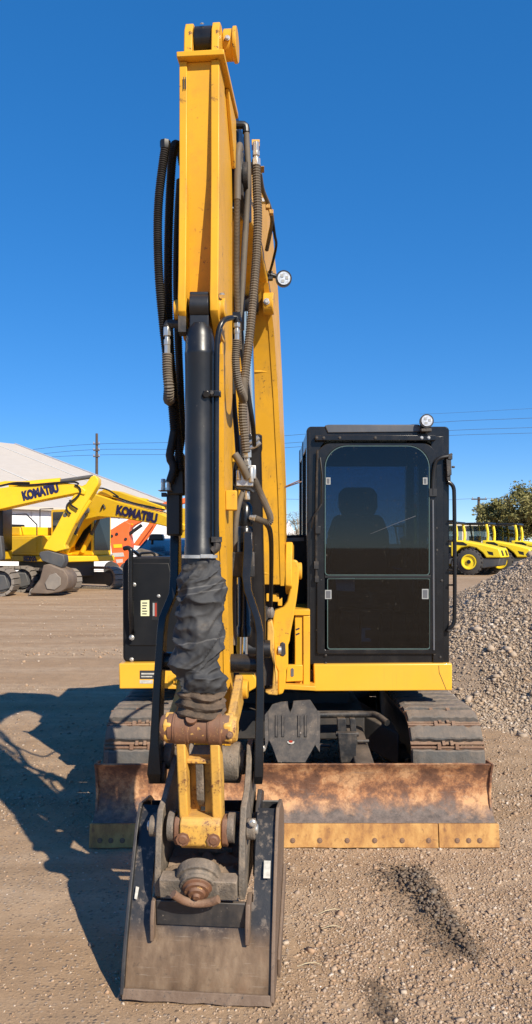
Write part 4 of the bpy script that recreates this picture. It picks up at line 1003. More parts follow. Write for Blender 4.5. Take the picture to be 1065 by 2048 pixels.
# ---------------------------------------------------------------- rubber sleeve over the rod
mb = MB(); loops = []
ctl = [(1106, 400, 31), (1122, 401, 35), (1150, 402, 43), (1185, 401, 47), (1215, 403, 47), (1240, 401, 44), (1262, 400, 47), (1290, 397, 50), (1315, 393, 50), (1332, 391, 45), (1345, 396, 42), (1362, 402, 46), (1378, 408, 45), (1392, 405, 36)]
def interp(y):
    for (y0, c0, w0), (y1, c1, w1) in zip(ctl, ctl[1:]):
        if y0 <= y <= y1:
            s = (y - y0) / (y1 - y0); s = s * s * (3 - 2 * s); return c0 + (c1 - c0) * s, w0 + (w1 - w0) * s
    return ctl[-1][1:]
NY, NA2 = 150, 84
sc = 2.92 / F
for j in range(NY + 1):
    y = 1106 + 286 * j / NY; c, w = interp(y); w *= .95; amp = min(1, j / 14)
    row = []
    for i in range(NA2):
        a = 2 * math.pi * i / NA2
        ca, sa = math.cos(a), math.sin(a)
        u = (y - 1106) / 60
        wob = noise.noise(Vector((ca * .8, sa * .8, u * .55 + 3)))
        ph = u * .62 + .42 * math.sin(a + .9 + u * .35) + .5 * wob
        f1 = (.5 + .5 * math.cos(ph * 2 * math.pi)) ** 1.6
        ph2 = u * 1.15 - .5 * math.sin(a * 1.0 - 1.2) + .6 * noise.noise(Vector((ca * 1.1 + 9, sa * 1.1, u * .8)))
        f2 = (.5 + .5 * math.cos(ph2 * 2 * math.pi)) ** 3 * max(0, noise.noise(Vector((ca * .9 + 4, sa * .9, u * .7))) + .45)
        n2 = noise.noise(Vector((ca * 1.2 + 5, sa * 1.2, u * 1.0)))
        wv = Vector((ca * .95 + .5 * wob, sa * .95, u * 1.25 + .45 * math.sin(a + .6)))
        rdg = 1 - abs(noise.noise(wv * 1.25)) * 2.2
        rdg2 = 1 - abs(noise.noise(wv * 2.3 + Vector((7, 3, 1)))) * 2.0
        rr = w * sc * (1 + amp * (.15 * f1 - .14 + .10 * f2 + .12 * n2 + .20 * max(0, rdg) ** 2 + .07 * max(0, rdg2) ** 2))
        p = pt(c, y, 2.92)
        row.append(p + Vector((rr * ca, rr * sa * .86, .016 * amp * math.sin(a * 1 + u * 2) + .012 * amp * n2)))
    loops.append(row)
mb.loft(loops, 0)
sleeve = build(mb, 'rod_sleeve', ['sleeve'], EX, smooth=75)
sleeve['label'] = 'wrinkled black rubber sleeve slumped over the cylinder rod'
mb = MB(); mb.lathe(pt(400, 1116, 2.92), pt(400, 1109, 2.92), [(0, .0655), (0, .0675), (.012, .0675), (.012, .0655)], 32); mb.box(pt(414, 1112, 2.853), (.045, .006, .013)); build(mb, 'hose_band', ['silver'], sleeve)
mb = MB(); loops = []
for j in range(46):
    y = 1380 + 52 * j / 45; row = []
    for i in range(60):
        a = 2 * math.pi * i / 60; n2 = noise.noise(Vector((math.cos(a) * 2.3, math.sin(a) * 2.3, y * .07)))
        w = 36 + 9 * (1 - abs(((y - 1396) / 9 + .5 * math.sin(a)) % 2 - 1)) + 3 * j / 45
        rr = w * sc * (1 + .2 * n2)
        row.append(pt(404 - 3 * j / 45, y, 2.925) + Vector((rr * math.cos(a) * 1.06, rr * math.sin(a) * .85, .008 * math.sin(2 * a))))
    loops.append(row)
mb.loft(loops); build(mb, 'sleeve_cuff', ['sleeve_dirty'], sleeve, smooth=75)

# ---------------------------------------------------------------- linkage to the bucket
PB = (2.92, 1.005)
mb = MB(); mb.lathe(lk(PB[0], -.118, PB[1]), lk(PB[0], .118, PB[1]), [(0, .050), (.004, .056), (.022, .056), (.023, .060), (.083, .060), (.084, .056), (.154, .056), (.155, .060), (.206, .060), (.207, .056), (.236, .054)], 32)
mb.cyl(lk(2.872, -.02, 1.048), lk(2.86, -.02, 1.058), .022, n=16)
rodb = build(mb, 'rod_end_boss', ['rust_boss'], EX, bevel=.002)
for s, mt in ((1, 'yellow_worn'), (-1, 'rust_boss')):
    mb = MB(); mb.lathe(lk(PB[0], s * .115, PB[1]), lk(PB[0], s * .145, PB[1]), [(0, .052), (.02, .050), (.03, .044)], 22); build(mb, 'pin_collar', [mt], rodb, bevel=.002)
bolt(lk(2.87, .122, .995), .011, rodb, 'rust_steel')
PL = (2.98, .60)
HL = empty('bucket_link', lk(2.95, 0, .8), EX)
HL['label'] = 'scuffed yellow bucket link between rod end and coupler'
for r0, r1 in ((-.083, -.048), (.045, .082)):
    mb = MB(); lkplate([(2.885, .955), (2.955, .96), (3.01, .80), (3.03, .64), (2.945, .635), (2.915, .78)], r0, r1, mb); build(mb, 'link_leg', ['yellow_worn'], HL, bevel=.006)
    mb = MB(); mb.lathe(lk(PB[0], r0 - .004, PB[1]), lk(PB[0], r1 + .004, PB[1]), [(0, .058), (.002, .0625), (r1 - r0 + .006, .0625), (r1 - r0 + .008, .058)], 26); build(mb, 'link_eye', ['rust_boss'], HL)
mb = MB(); lkplate([(2.925, .868), (2.925, .885), (2.985, .89), (2.99, .865)], -.05, .048, mb); build(mb, 'cross_web', ['yellow_worn'], HL, bevel=.004)
mb = MB(); lkplate([(2.985, .87), (3.0, .87), (3.03, .66), (3.015, .66)], -.05, -.012, mb); lkplate([(2.965, .87), (2.98, .87), (3.01, .66), (2.985, .66)], .012, .046, mb); build(mb, 'web_plate', ['yellow_worn'], HL)
mb = MB(); lkplate([(2.93, .868), (2.975, .868), (3.02, .70), (3.0, .68), (2.955, .72)], -.018, .012, mb); build(mb, 'centre_rib', ['coupler_grey'], HL, bevel=.004)
mb = MB(); lkplate([(2.935, .662), (2.915, .64), (2.912, .60), (2.918, .560), (2.945, .538), (3.0, .535), (3.04, .56), (3.045, .62), (3.02, .66)], -.076, .080, mb); hub = build(mb, 'link_hub', ['yellow_worn'], HL, bevel=.008, seg=3)
for r0, r1 in ((-.102, -.077), (.081, .106)):
    mb = MB(); lkplate([(2.945, .655), (2.928, .635), (2.924, .60), (2.93, .565), (2.955, .545), (3.0, .542), (3.035, .565), (3.04, .62), (3.015, .652)], r0, r1, mb); build(mb, 'hub_end', ['rust_boss'], HL, bevel=.006)
for r in (-.062, .055): bolt(lk(2.914, r, .585), .020, hub, 'rust_boss', (0, -1, -.1), hh=.25)
for s in (-1, 1):
    mb = MB(); mb.lathe(lk(PL[0], s * .104, PL[1] + .01), lk(PL[0], s * .128, PL[1] + .01), [(0, .056), (.024, .056)], 26); build(mb, 'wear_washer', ['coupler_grey'], HL)
# quick coupler
CP = empty('quick_coupler', lk(3.1, 0, .4), EX)
for s in (-1, 1):
    r0 = .148 if s > 0 else -.150
    mb = MB(); lkplate([(3.20, .87), (3.27, .88), (3.33, .83), (3.36, .70), (3.34, .50), (3.26, .36), (2.93, .355), (2.915, .42), (2.945, .60), (2.99, .69), (3.10, .72), (3.17, .80)] if s > 0 else [(3.24, .80), (3.32, .80), (3.36, .70), (3.34, .50), (3.26, .36), (2.93, .355), (2.915, .42), (2.945, .62), (2.97, .675), (3.05, .70), (3.16, .76)], r0, r0 + s * .024, mb)
    build(mb, 'side_plate', ['coupler_grey'], CP, bevel=.004)
    mb = MB(); mb.cyl(lk(3.27, r0 + s * .024, .80), lk(3.27, r0 + s * .06, .80), .055, n=22); build(mb, 'pivot_boss', ['coupler_grey'], CP, bevel=.005)
    mb = MB(); mb.cyl(lk(3.0, r0 + s * .024, .60), lk(3.0, r0 + s * .058, .60), .040, n=22); mb.cyl(lk(3.0, r0 + s * .05, .60), lk(3.0, r0 + s * .068, .60), .020, n=12, mi=1); build(mb, 'pin_boss', ['coupler_grey', 'silver'], CP, bevel=.004)
bolt(lk(3.22, .21, .855), .012, CP, 'silver'); bolt(lk(2.955, .20, .64), .012, CP, 'silver')
mb = MB(); lkplate([(2.90, .365), (2.885, .440), (2.945, .452), (2.96, .365)], -.1485, .1465, mb); build(mb, 'front_beam', ['coupler_grey'], CP, bevel=.004)
mb = MB(); lkplate([(2.93, .43), (3.05, .425), (3.18, .455), (3.28, .52), (3.28, .50), (3.18, .43), (3.05, .40), (2.93, .40)], -.147, .145, mb); build(mb, 'floor_plate', ['coupler_grey'], CP)
for k in range(3):
    mb = MB(); mb.box(lk(3.13 + .045 * k, .03, .462 + .022 * k), (.14, .018, .018)); build(mb, 'serration', ['coupler_grey'], CP, bevel=.003)
mb = MB(); NG = 22
for a in range(NG + 1):
    for b in range(NG + 1):
        r = -.145 + .288 * a / NG; y = 2.945 + .20 * b / NG; n = noise.noise(Vector((r * 22, y * 22, 3))) + .5 * noise.noise(Vector((r * 55, y * 55, 1)))
        mb.v.append(lk(y, r, .437 + .10 * max(0, y - 3.05) + .022 * max(-.4, n)))
for a in range(NG):
    for b in range(NG): mb.f.append([a * (NG + 1) + b, (a + 1) * (NG + 1) + b, (a + 1) * (NG + 1) + b + 1, a * (NG + 1) + b + 1]); mb.m.append(0)
build(mb, 'caked_mud', ['mud'], CP, smooth=50)
S0 = lk(2.925, -.005, .432); t = Vector((-.02, -.86, -.5)).normalized()
mb = MB(); mb.tube_exact(S0, t, [(-.03, .085), (.012, .085), (.014, .072), (.026, .072), (.028, .066), (.04, .066)], 26); build(mb, 'screw_collar', ['coupler_grey'], CP, bevel=.003)
mb = MB(); mb.tube_exact(S0, t, [(.0, .056), (.045, .056), (.05, .048), (.06, .046), (.061, .034), (.072, .030), (.074, .016), (.084, .012)], 24); build(mb, 'lock_screw', ['rust_boss'], CP)
q = S0 + t * .078
ux = Vector((1, 0, 0)); uy = t.cross(ux).normalized(); 
if uy.z > 0: uy = -uy
mb = MB(); mb.tube(spline([q - ux * .085 - uy * .02, q - ux * .05 + uy * .018, q - ux * .005 + uy * .036, q + ux * .045 + uy * .032, q + ux * .082 + uy * .012], .008), .0155, 10); build(mb, 'lock_handle', ['rust_steel'], CP)

# ---------------------------------------------------------------- bucket
BK = empty('bucket', lk(3.0, 0, 0), EX)
BK['label'] = 'black digging bucket with soil-polished brown floor, lip on the ground'
W = .274
sh = chaikin([Vector((0, 2.862, .004)), Vector((0, 2.885, .10)), Vector((0, 2.925, .215)), Vector((0, 2.98, .345)), Vector((0, 3.045, .48)), Vector((0, 3.10, .59)), Vector((0, 3.15, .63))], 2)
def shell(r0, r1, zlo, zhi, name, NW=10):
    pp = [p for p in sh if zlo <= p.z <= zhi]
    mb = MB(); loops = []
    for k in range(NW + 1):
        r = r0 + (r1 - r0) * k / NW
        f = [lk(p.y + .004 * noise.noise(Vector((r * 7, p.z * 9, 1))) + .006 * noise.noise(Vector((r * 3, p.z * 4, 6))), r, p.z) for p in pp]
        b = [lk(p.y + .016, r, p.z - .008) for p in pp]
        loops.append(f + b[::-1])
    mb.loft(loops); return build(mb, name, ['bucket_shell'], BK, smooth=35, center=False)
shell(-W, W, 0, .345, 'floor_plate', 14); shell(-W, -.20, .30, 9, 'back_wing'); shell(.20, W, .30, 9, 'back_wing')
mb = MB(); loops = []
for k in range(21):
    r = -W - .006 + (2 * W + .012) * k / 20; w = .006 * noise.noise(Vector((r * 14, 0, 0)))
    loops.append([lk(2.846, r, .004 + w), lk(2.856, r, .040), lk(2.868, r, .039), lk(2.872, r, -.002 + w)])
mb.loft(loops); build(mb, 'cutting_edge', ['bucket_rim'], BK, smooth=30, bevel=.002)
for s in (-1, 1):
    prof = [(p.y - .014, p.z + .010) for p in sh[1:]] + [(3.30, .62), (3.42, .54), (3.45, .42), (3.36, .24), (3.18, .09), (2.98, .01), (2.87, -.004)]
    mb = MB(); r0 = s * (W + .001); lkplate(prof, r0, r0 + s * .014, mb); sp = build(mb, 'side_plate', ['bucket_rim' if s > 0 else 'bucket_black'], BK, bevel=.003)
    mb = MB(); lkplate([(3.02, .02), (3.18, .10), (3.38, .24), (3.40, .30), (3.36, .32), (3.16, .19), (3.0, .10)], r0 + s * .0142, r0 + s * .026, mb); build(mb, 'side_cutter', ['bucket_rim'], BK, bevel=.003)
# ears that the coupler grips, and the plate between them
for r0, r1 in ((-.186, -.170), (.176, .194)):
    mb = MB(); lkplate([(2.895, .20), (2.895, .29), (2.915, .345), (3.0, .355), (3.04, .33), (2.95, .21)], r0, r1, mb); build(mb, 'ear', ['bucket_rim'], BK, bevel=.004)
    mb = MB(); lkplate([(3.10, .37), (3.12, .50), (3.20, .62), (3.30, .66), (3.40, .62), (3.36, .54), (3.2, .44)], r0 * 1.05, r1 * 1.05, mb); build(mb, 'hook_ear', ['bucket_black'], BK, bevel=.004)
mb = MB(); lkplate([(2.928, .25), (2.922, .345), (2.94, .347), (2.965, .25)], -.168, .174, mb); build(mb, 'ear_plate', ['bucket_black'], BK, bevel=.003)
mb = MB(); mb.cyl(lk(3.22, -.19, .56), lk(3.22, .19, .56), .028, n=16); build(mb, 'hook_pin', ['coupler_grey'], BK)
mb = MB(); mb.span(lk(3.30, -W, .55), lk(3.34, W, .60)); build(mb, 'top_bar', ['bucket_black'], BK, bevel=.006)
mb = MB(); q = [lk(3.003, .236, .408), lk(3.003, .262, .408), lk(3.034, .262, .463), lk(3.034, .236, .463)]; mb.prism([p + Vector((0, -.009, .005)) for p in q], (0, -.0012, .0014)); build(mb, 'sticker', ['white_sticker'], BK)
mb = MB(); q = [lk(2.968, -.262, .325), lk(2.968, -.252, .322), lk(2.985, -.248, .362), lk(2.985, -.260, .365)]; mb.prism([p + Vector((0, -.009, .005)) for p in q], (0, -.0012, .0014)); build(mb, 'sticker', ['white_sticker'], BK)

# ---------------------------------------------------------------- cab
CY = 5.15
CAB = empty('operator_cab', (pt(757, 1330, CY) + Vector((0, .65, 0))), EX)
CAB['label'] = 'black framed operator cab with tinted front window'
def rr_loop(x0, y0, x1, y1, rt, rb, per=10):
    """rounded rectangle in photo pixels, clockwise from the top left"""
    out = []
    for cx, cy, r, a0 in ((x0 + rt, y0 + rt, rt, math.pi), (x1 - rt, y0 + rt, rt, 1.5 * math.pi), (x1 - rb, y1 - rb, rb, 0), (x0 + rb, y1 - rb, rb, .5 * math.pi)):
        for k in range(per + 1):
            a = a0 + .5 * math.pi * k / per; out.append((cx + r * math.cos(a), cy + r * math.sin(a)))
    return out
def ring(outer, inner, Y, dY, mb, mi=0):
    n = len(outer); vs = [pt(x, y, Y) for x, y in outer] + [pt(x, y, Y) for x, y in inner]
    vs += [p + Vector((0, dY, 0)) for p in vs]
    fs = []
    for i in range(n):
        j = (i + 1) % n
        fs += [(i, j, n + j, n + i), (2 * n + i, 3 * n + i, 3 * n + j, 2 * n + j), (i, 2 * n + i, 2 * n + j, j), (n + i, n + j, 3 * n + j, 3 * n + i)]
    mb.add(vs, fs, mi)
# outer shell: front face frame, pillars, roof, back
mb = MB(); ring(rr_loop(614, 853, 899, 1329, 9, 4), rr_loop(640, 878, 876, 1306, 30, 5), CY, .07, mb); build(mb, 'front_frame', ['black_paint'], CAB, bevel=.006, smooth=35)
mb = MB(); ring(rr_loop(634, 886, 874, 1308, 30, 4), rr_loop(650, 891, 860, 1300, 44, 4), CY - .022, .03, mb); wf = build(mb, 'window_frame', ['black_paint'], CAB, bevel=.004, smooth=35)
up = rr_loop(651, 892, 859, 1150, 44, 7)
mb = MB(); mb.prism([pt(x, y, CY - .030) for x, y in up], (0, .006, 0)); build(mb, 'upper_window', ['glass_front'], CAB)
mb = MB(); mb.prism([pt(x, y, CY - .020) for x, y in rr_loop(655, 1157, 861, 1298, 3, 6)], (0, .006, 0)); build(mb, 'lower_window', ['glass_front'], CAB)
mb = MB(); pxpoly([(650, 1150), (862, 1150), (862, 1156), (650, 1156)], CY - .026, .018, mb); build(mb, 'window_rail', ['plastic_black'], CAB, bevel=.002)
# greenish edge rings round both panes
mb = MB(); ring(rr_loop(650.2, 891.2, 859.8, 1150.8, 44, 7), rr_loop(651.7, 892.7, 858.3, 1149.3, 43, 6), CY - .0312, .0075, mb); build(mb, 'glass_edge', ['glass_edge'], CAB)
mb = MB(); ring(rr_loop(655, 1157, 861, 1299, 3, 6), rr_loop(656.5, 1158, 859.5, 1297, 2, 5), CY - .0208, .007, mb); build(mb, 'glass_edge', ['glass_edge'], CAB)
x0, x1 = pt(614, 0, CY).x, pt(899, 0, CY).x; zt, zb = zz(853, CY), zz(1329, CY); yb = 6.42
def cbox(a, b, name, mat='black_paint', bevel=.006, par=None): 
    mb = MB(); mb.span(a, b); return build(mb, name, [mat], par or CAB, bevel=bevel)
for xa, xb in ((x0 + .002, x0 + .07), (x1 - .07, x1 - .002)):
    cbox((xa, CY + .07, zb), (xb, CY + .13, zt - .01), 'pillar'); cbox((xa, 5.82, zb), (xb, 5.90, zt - .01), 'pillar'); cbox((xa, yb - .09, zb), (xb, yb, zt - .01), 'pillar')
    cbox((xa + .004, CY + .13, zb), (xb - .004, yb - .09, zb + .42), 'side_panel'); cbox((xa + .004, CY + .13, zt - .12), (xb - .004, yb - .09, zt - .012), 'roof_rail')
    mb = MB(); xm = (xa + xb) / 2; mb.span((xm - .003, CY + .131, zb + .421), (xm + .003, 5.819, zt - .121)); mb.span((xm - .003, 5.901, zb + .421), (xm + .003, yb - .091, zt - .121)); build(mb, 'side_window', ['glass_side'], CAB)
mb = MB(); mb.loft([[Vector((x0 + .01, CY + .0, zt - .012)), Vector((x1 - .01, CY + .0, zt - .012)), Vector((x1 - .01, yb, zt - .012)), Vector((x0 + .01, yb, zt - .012))], [Vector((x0 + .03, CY + .03, zt + .004)), Vector((x1 - .03, CY + .03, zt + .004)), Vector((x1 - .03, yb - .03, zt + .004)), Vector((x0 + .03, yb - .03, zt + .004))]]); build(mb, 'roof', ['black_paint'], CAB, bevel=.01)
mb = MB(); mb.prism([pt(x, y, CY - .01) for x, y in [(650, 851), (657, 849), (838, 849), (845, 852), (840, 864), (656, 866)]], (0, .3, 0)); build(mb, 'roof_visor', ['visor_grey'], CAB, bevel=.006)
cbox((x0 + .07, yb - .05, zb), (x1 - .07, yb - .002, zb + .72), 'back_panel', 'cab_liner'); cbox((x0 + .07, yb - .05, zt - .14), (x1 - .07, yb - .002, zt - .012), 'back_header', 'cab_liner')
mb = MB(); mb.span((x0 + .072, yb - .03, zb + .721), (x1 - .072, yb - .024, zt - .141)); build(mb, 'rear_window', ['glass_side'], CAB)
cbox((x0 + .02, CY + .06, zb - .02), (x1 - .02, yb - .02, zb + .03), 'floor', 'cab_liner'); 
# seat, consoles, levers
seat = empty('seat', ((x0 + x1) / 2, 5.85, zb + .03), CAB)
cx = (x0 + x1) / 2 - .015
mb = MB(); mb.span((cx - .24, 5.62, zb + .33), (cx + .24, 6.1, zb + .47)); build(mb, 'seat_cushion', ['seat_fabric'], seat, bevel=.05, seg=4)
mb = MB(); mb.loft([[Vector((cx + s * w, y + d, z)) for s, d in ((-1, 0), (1, 0), (1, .1), (-1, .1))] for w, y, z in ((.22, 6.02, zb + .42), (.25, 6.05, zb + .7), (.24, 6.08, zb + .9), (.19, 6.11, zb + 1.04))]); build(mb, 'backrest', ['seat_fabric'], seat, bevel=.04, seg=4)
mb = MB(); mb.loft([[Vector((cx + s * w, y + d, z)) for s, d in ((-1, 0), (1, 0), (1, .09), (-1, .09))] for w, y, z in ((.12, 6.10, zb + 1.02), (.155, 6.10, zb + 1.10), (.155, 6.11, zb + 1.20), (.12, 6.12, zb + 1.26))]); build(mb, 'headrest', ['seat_fabric'], seat, bevel=.035, seg=4)
mb = MB(); mb.span((cx - .2, 5.66, zb + .03), (cx + .2, 6.05, zb + .33)); build(mb, 'seat_base', ['plastic_black'], seat, bevel=.02)
for s in (-1, 1):
    cbox((cx + s * .28 - .07, 5.6, zb + .3), (cx + s * .28 + .07, 6.15, zb + .62), 'console', 'plastic_black', .03)
    mb = MB(); mb.tube([(cx + s * .28, 5.66, zb + .6), (cx + s * .27, 5.62, zb + .76)], .012, 8); mb.tube([(cx + s * .27, 5.62, zb + .74), (cx + s * .265, 5.60, zb + .85)], [.02, .028], 10); build(mb, 'control_lever', ['plastic_black'], CAB)
    mb = MB(); mb.tube([(cx + s * .07, 5.42, zb + .03), (cx + s * .07, 5.38, zb + .32)], .011, 8); mb.box((cx + s * .07, 5.36, zb + .06), (.08, .16, .02)); build(mb, 'travel_pedal', ['plastic_black'], CAB)
# clips, papers and marks behind the glass
for px, py, w, h in ((657, 962, 9, 14), (851, 962, 9, 14), (657, 1189, 13, 18), (851, 1188, 13, 20)):
    mb = MB(); pxpoly([(px - w / 2, py - h / 2), (px + w / 2, py - h / 2), (px + w / 2, py + h / 2), (px - w / 2, py + h / 2)], CY - (.0365 if py < 1150 else .0265), .006, mb); pxpoly([(px - w / 2 + 2, py - h / 2 + 2), (px + w / 2 - 2, py - h / 2 + 2), (px + w / 2 - 2, py + h / 2 - 2), (px - w / 2 + 2, py + h / 2 - 2)], CY - (.038 if py < 1150 else .028), .002, mb, 1); build(mb, 'window_clip', ['clip_white', 'hood_grey'], CAB)
mb = MB(); pxpoly([(671, 1157), (710, 1155), (710, 1183), (674, 1181)], CY + .02, .004, mb); build(mb, 'operating_card', ['paper'], CAB)
mb = MB(); pxpoly([(724, 1256), (742, 1256), (742, 1260), (731, 1260), (731, 1276), (742, 1277), (742, 1283), (723, 1283)], CY + .04, .01, mb); build(mb, 'pedal_bracket', ['paper'], CAB)
mb = MB(); mb.tube([pt(741, 1068, CY - .0318), pt(790, 1048, CY - .0318), pt(832, 1032, CY - .0318)], [.0008, .0016, .0022], 5); build(mb, 'glass_scratch', ['hood_grey'], CAB)
# top bar, lamp, wiper, mirror stay, hinges, grab bars
mb = MB(); pxpoly([(631, 870), (872, 870), (872, 881), (631, 881)], CY - .045, .03, mb); tb = build(mb, 'top_bar', ['black_paint'], CAB, bevel=.004)
for px in (634, 648, 680, 751, 844, 858): bolt(pt(px, 875.5, CY - .046), .008, tb, 'black_worn' if px < 800 else 'silver')
lp = lamp(pt(854, 842, CY - .06), .046, CAB, (-.02, -1, .05))
mb = MB(); mb.box(pt(852, 861, CY - .05), (.07, .05, .02)); mb.cyl(pt(852, 864, CY - .05), pt(852, 855, CY - .05), .012, n=8); build(mb, 'lamp_bracket', ['black_worn'], CAB, bevel=.003)
mb = MB(); pxpoly([(862, 872), (888, 872), (888, 1326), (866, 1326)], CY - .012, .012, mb); build(mb, 'pillar_trim', ['black_paint'], CAB, bevel=.005)
mb = MB(); mb.tube([pt(866, 1000, CY - .024), pt(867, 1100, CY - .024), pt(868, 1300, CY - .024)], .007, 8); build(mb, 'glint_channel', ['hood_grey'], CAB)  # thin channel, its paler grey stands in for the pillar's glint
for px, py in ((873, 1056), (874, 1100), (872, 1108), (884, 1161), (870, 1190), (869, 1308), (652, 1310), (652, 1326), (881, 1314), (635, 1260)): bolt(pt(px, py, CY - .014), .007, CAB, 'black_worn')
mb = MB(); mb.tube(chaikin([pt(866, 990, CY - .03), pt(866, 960, CY - .03), pt(870, 925, CY - .04), pt(880, 915, CY - .05), pt(897, 912, CY - .05)], 2), .012, 8); mb.box(pt(866, 985, CY - .025), (.05, .03, .05)); build(mb, 'mirror_stay', ['plastic_black'], CAB)
mb = MB(); pxpoly([(893, 918), (903, 918), (904, 950), (895, 953)], CY - .05, .05, mb); pxpoly([(894, 952), (902, 950), (902, 962), (895, 962)], CY - .04, .03, mb); mb.tube([pt(895, 912, CY - .03), pt(905, 908, CY - .03)], .009, 6); mb.box(pt(900, 915, CY - .04), (.03, .03, .03)); mb.cyl(pt(904, 934, CY - .03), pt(910, 934, CY - .03), .008, n=8); build(mb, 'door_hinge', ['black_worn'], CAB, bevel=.003)
mb = MB(); mb.tube(chaikin([pt(896, 964, CY - .03), pt(901, 966, CY - .03), pt(908, 974, CY - .03), pt(909, 990, CY - .03), pt(910, 1100, CY - .03), pt(910, 1235, CY - .03), pt(907, 1250, CY - .03), pt(900, 1256, CY - .03), pt(896, 1262, CY - .02)], 2), .0135, 10); build(mb, 'grab_bar', ['black_paint'], CAB)
mb = MB()
for py in (1042, 1082, 1140, 1170): mb.tube([pt(898, py, CY - .02), pt(910, py, CY - .03)], .007, 6)
build(mb, 'bar_stay', ['black_paint'], CAB)
bolt(pt(899, 1261, CY - .03), .011, CAB, 'black_worn')
mb = MB(); mb.tube([pt(624, 1056, CY - .03), pt(627, 1035, CY - .05), pt(644, 1008, CY - .05)], .007, 6); mb.tube([pt(644, 1008, CY - .05), pt(645, 950, CY - .048), pt(641, 915, CY - .046)], .006, 6); mb.box(pt(636, 1060, CY - .03), (.035, .04, .05)); build(mb, 'wiper', ['plastic_black'], CAB, bevel=.002)
mb = MB(); mb.tube(chaikin([pt(636, 900, CY - .03), pt(634, 960, CY - .03), pt(633, 1040, CY - .03), pt(633, 1120, CY - .03), pt(633, 1165, CY - .03)], 2), .008, 6); mb.box(pt(633, 1130, CY - .03), (.03, .03, .05)); mb.box(pt(634, 1158, CY - .03), (.025, .03, .04)); build(mb, 'washer_hose', ['black_worn'], CAB)
mb = MB(); pxpoly([(617, 862), (623, 862), (626, 1325), (621, 1325)], CY - .004, .01, mb); build(mb, 'pillar_trim', ['black_paint'], CAB)
# ================================================================== background
# ---------------------------------------------------------------- fabric-roofed building
def lerp3(a, b, t): return Vector(a).lerp(Vector(b), t)
bd_r = Vector((-22.8, 70.0, 10.7)); bd_e = Vector((-5.4, 55.0, 3.9)); bdir = Vector((-15.0, -17.4, 0)).normalized()
across = (Vector((bd_e.x, bd_e.y, 0)) - Vector((bd_r.x, bd_r.y, 0))).normalized()
BL = 52.0
BD = empty('storage_building', (bd_e.x, bd_e.y, 0) , label='large white-walled shed with a broad beige sloping roof', cat='building')
mb = MB(); r0, r1 = bd_r, bd_r + bdir * BL; e0, e1 = bd_e + across * .5 + Vector((0, 0, -.15)), bd_e + across * .5 + bdir * BL + Vector((0, 0, -.15))
up = Vector((0, 0, .18)); mb.loft([[r0, e0, e0 + up, r0 + up], [r1, e1, e1 + up, r1 + up]]); roof = build(mb, 'roof', ['roof_sheet'], BD)
w2 = (bd_r - across * ((bd_e - bd_r).xy.length)); w2.z = 3.9
mb = MB(); mb.loft([[r0, w2, w2 + up, r0 + up], [r1, w2 + bdir * BL, w2 + bdir * BL + up, r1 + up]]); build(mb, 'roof_back', ['roof_sheet'], BD)
slope_n = (e0 - r0).cross(bdir).normalized()
if slope_n.z < 0: slope_n = -slope_n
for k in range(1, 9):
    o = bdir * (k * 6.0 - 3.2); mb = MB(); a, b = r0 + o + up, e0 + o + up; w = bdir * .09
    mb.loft([[a - w, a + w, a + w + slope_n * .05, a - w + slope_n * .05], [b - w, b + w, b + w + slope_n * .05, b - w + slope_n * .05]]); build(mb, 'roof_seam', ['roof_seam'], roof)
mb = MB(); mb.tube([r0 + up, e0 + up], .10, 6); build(mb, 'rake_trim', ['wall_joint'], roof)
ww = (e0 - bd_e); 
mb = MB(); a = Vector((bd_e.x, bd_e.y, 0)); b = a + bdir * BL; mb.loft([[a, b, b - across * .2, a - across * .2], [p + Vector((0, 0, 3.85)) for p in (a, b, b - across * .2, a - across * .2)]]); wall = build(mb, 'wall', ['wall_white'], BD)
a2 = Vector((w2.x, w2.y, 0)); mb = MB(); mb.prism([a, a2, w2 - Vector((0, 0, .1)), bd_r - Vector((0, 0, .15)), Vector((a.x, a.y, 3.85))], bdir * .2); build(mb, 'gable_wall', ['wall_white'], BD)
for k in range(24):      # wall panels stand a little proud with open joints between
    o = a + bdir * (k * 2.15 + .05); q = a + bdir * (k * 2.15 + 2.09); of = across * .02
    for z0, z1 in ((.1, 2.35), (2.45, 3.7)):
        mb = MB(); mb.prism([o + of + Vector((0, 0, z0)), q + of + Vector((0, 0, z0)), q + of + Vector((0, 0, z1)), o + of + Vector((0, 0, z1))], across * .03); build(mb, 'wall_panel', ['wall_white'], wall)
# tube railing in front of the wall
for k in range(7):
    o = a + bdir * (1 + k * 2.0) + across * 2.5
    mb = MB(); mb.tube([o, o + Vector((0, 0, 1.15))], .035, 6); build(mb, 'rail_post', ['wall_joint'], BD)
mb = MB(); o = a + across * 2.5 + Vector((0, 0, 1.12)); mb.tube([o, o + bdir * 14], .04, 6); build(mb, 'rail', ['wall_joint'], BD)
mb = MB(); t0 = pt(172, 1055, 47); t1 = pt(206, 1050, 46); t2 = pt(203, 1092, 46); t3 = pt(176, 1130, 46)
mb.loft([[t0, lerp3(t0, t1, .5) + Vector((0, -.3, .1)), t1], [pt(168, 1080, 46.5), pt(188, 1082, 45.6), t2], [t3, pt(192, 1105, 46), pt(204, 1110, 46)]], cap=False); tarp = build(mb, 'tarpaulin', ['wall_white'], None, smooth=60)
tag(tarp, 'loose white tarpaulin sheet hanging by the shed wall', 'tarpaulin')
tarp.modifiers.new('thick', 'SOLIDIFY').thickness = .03

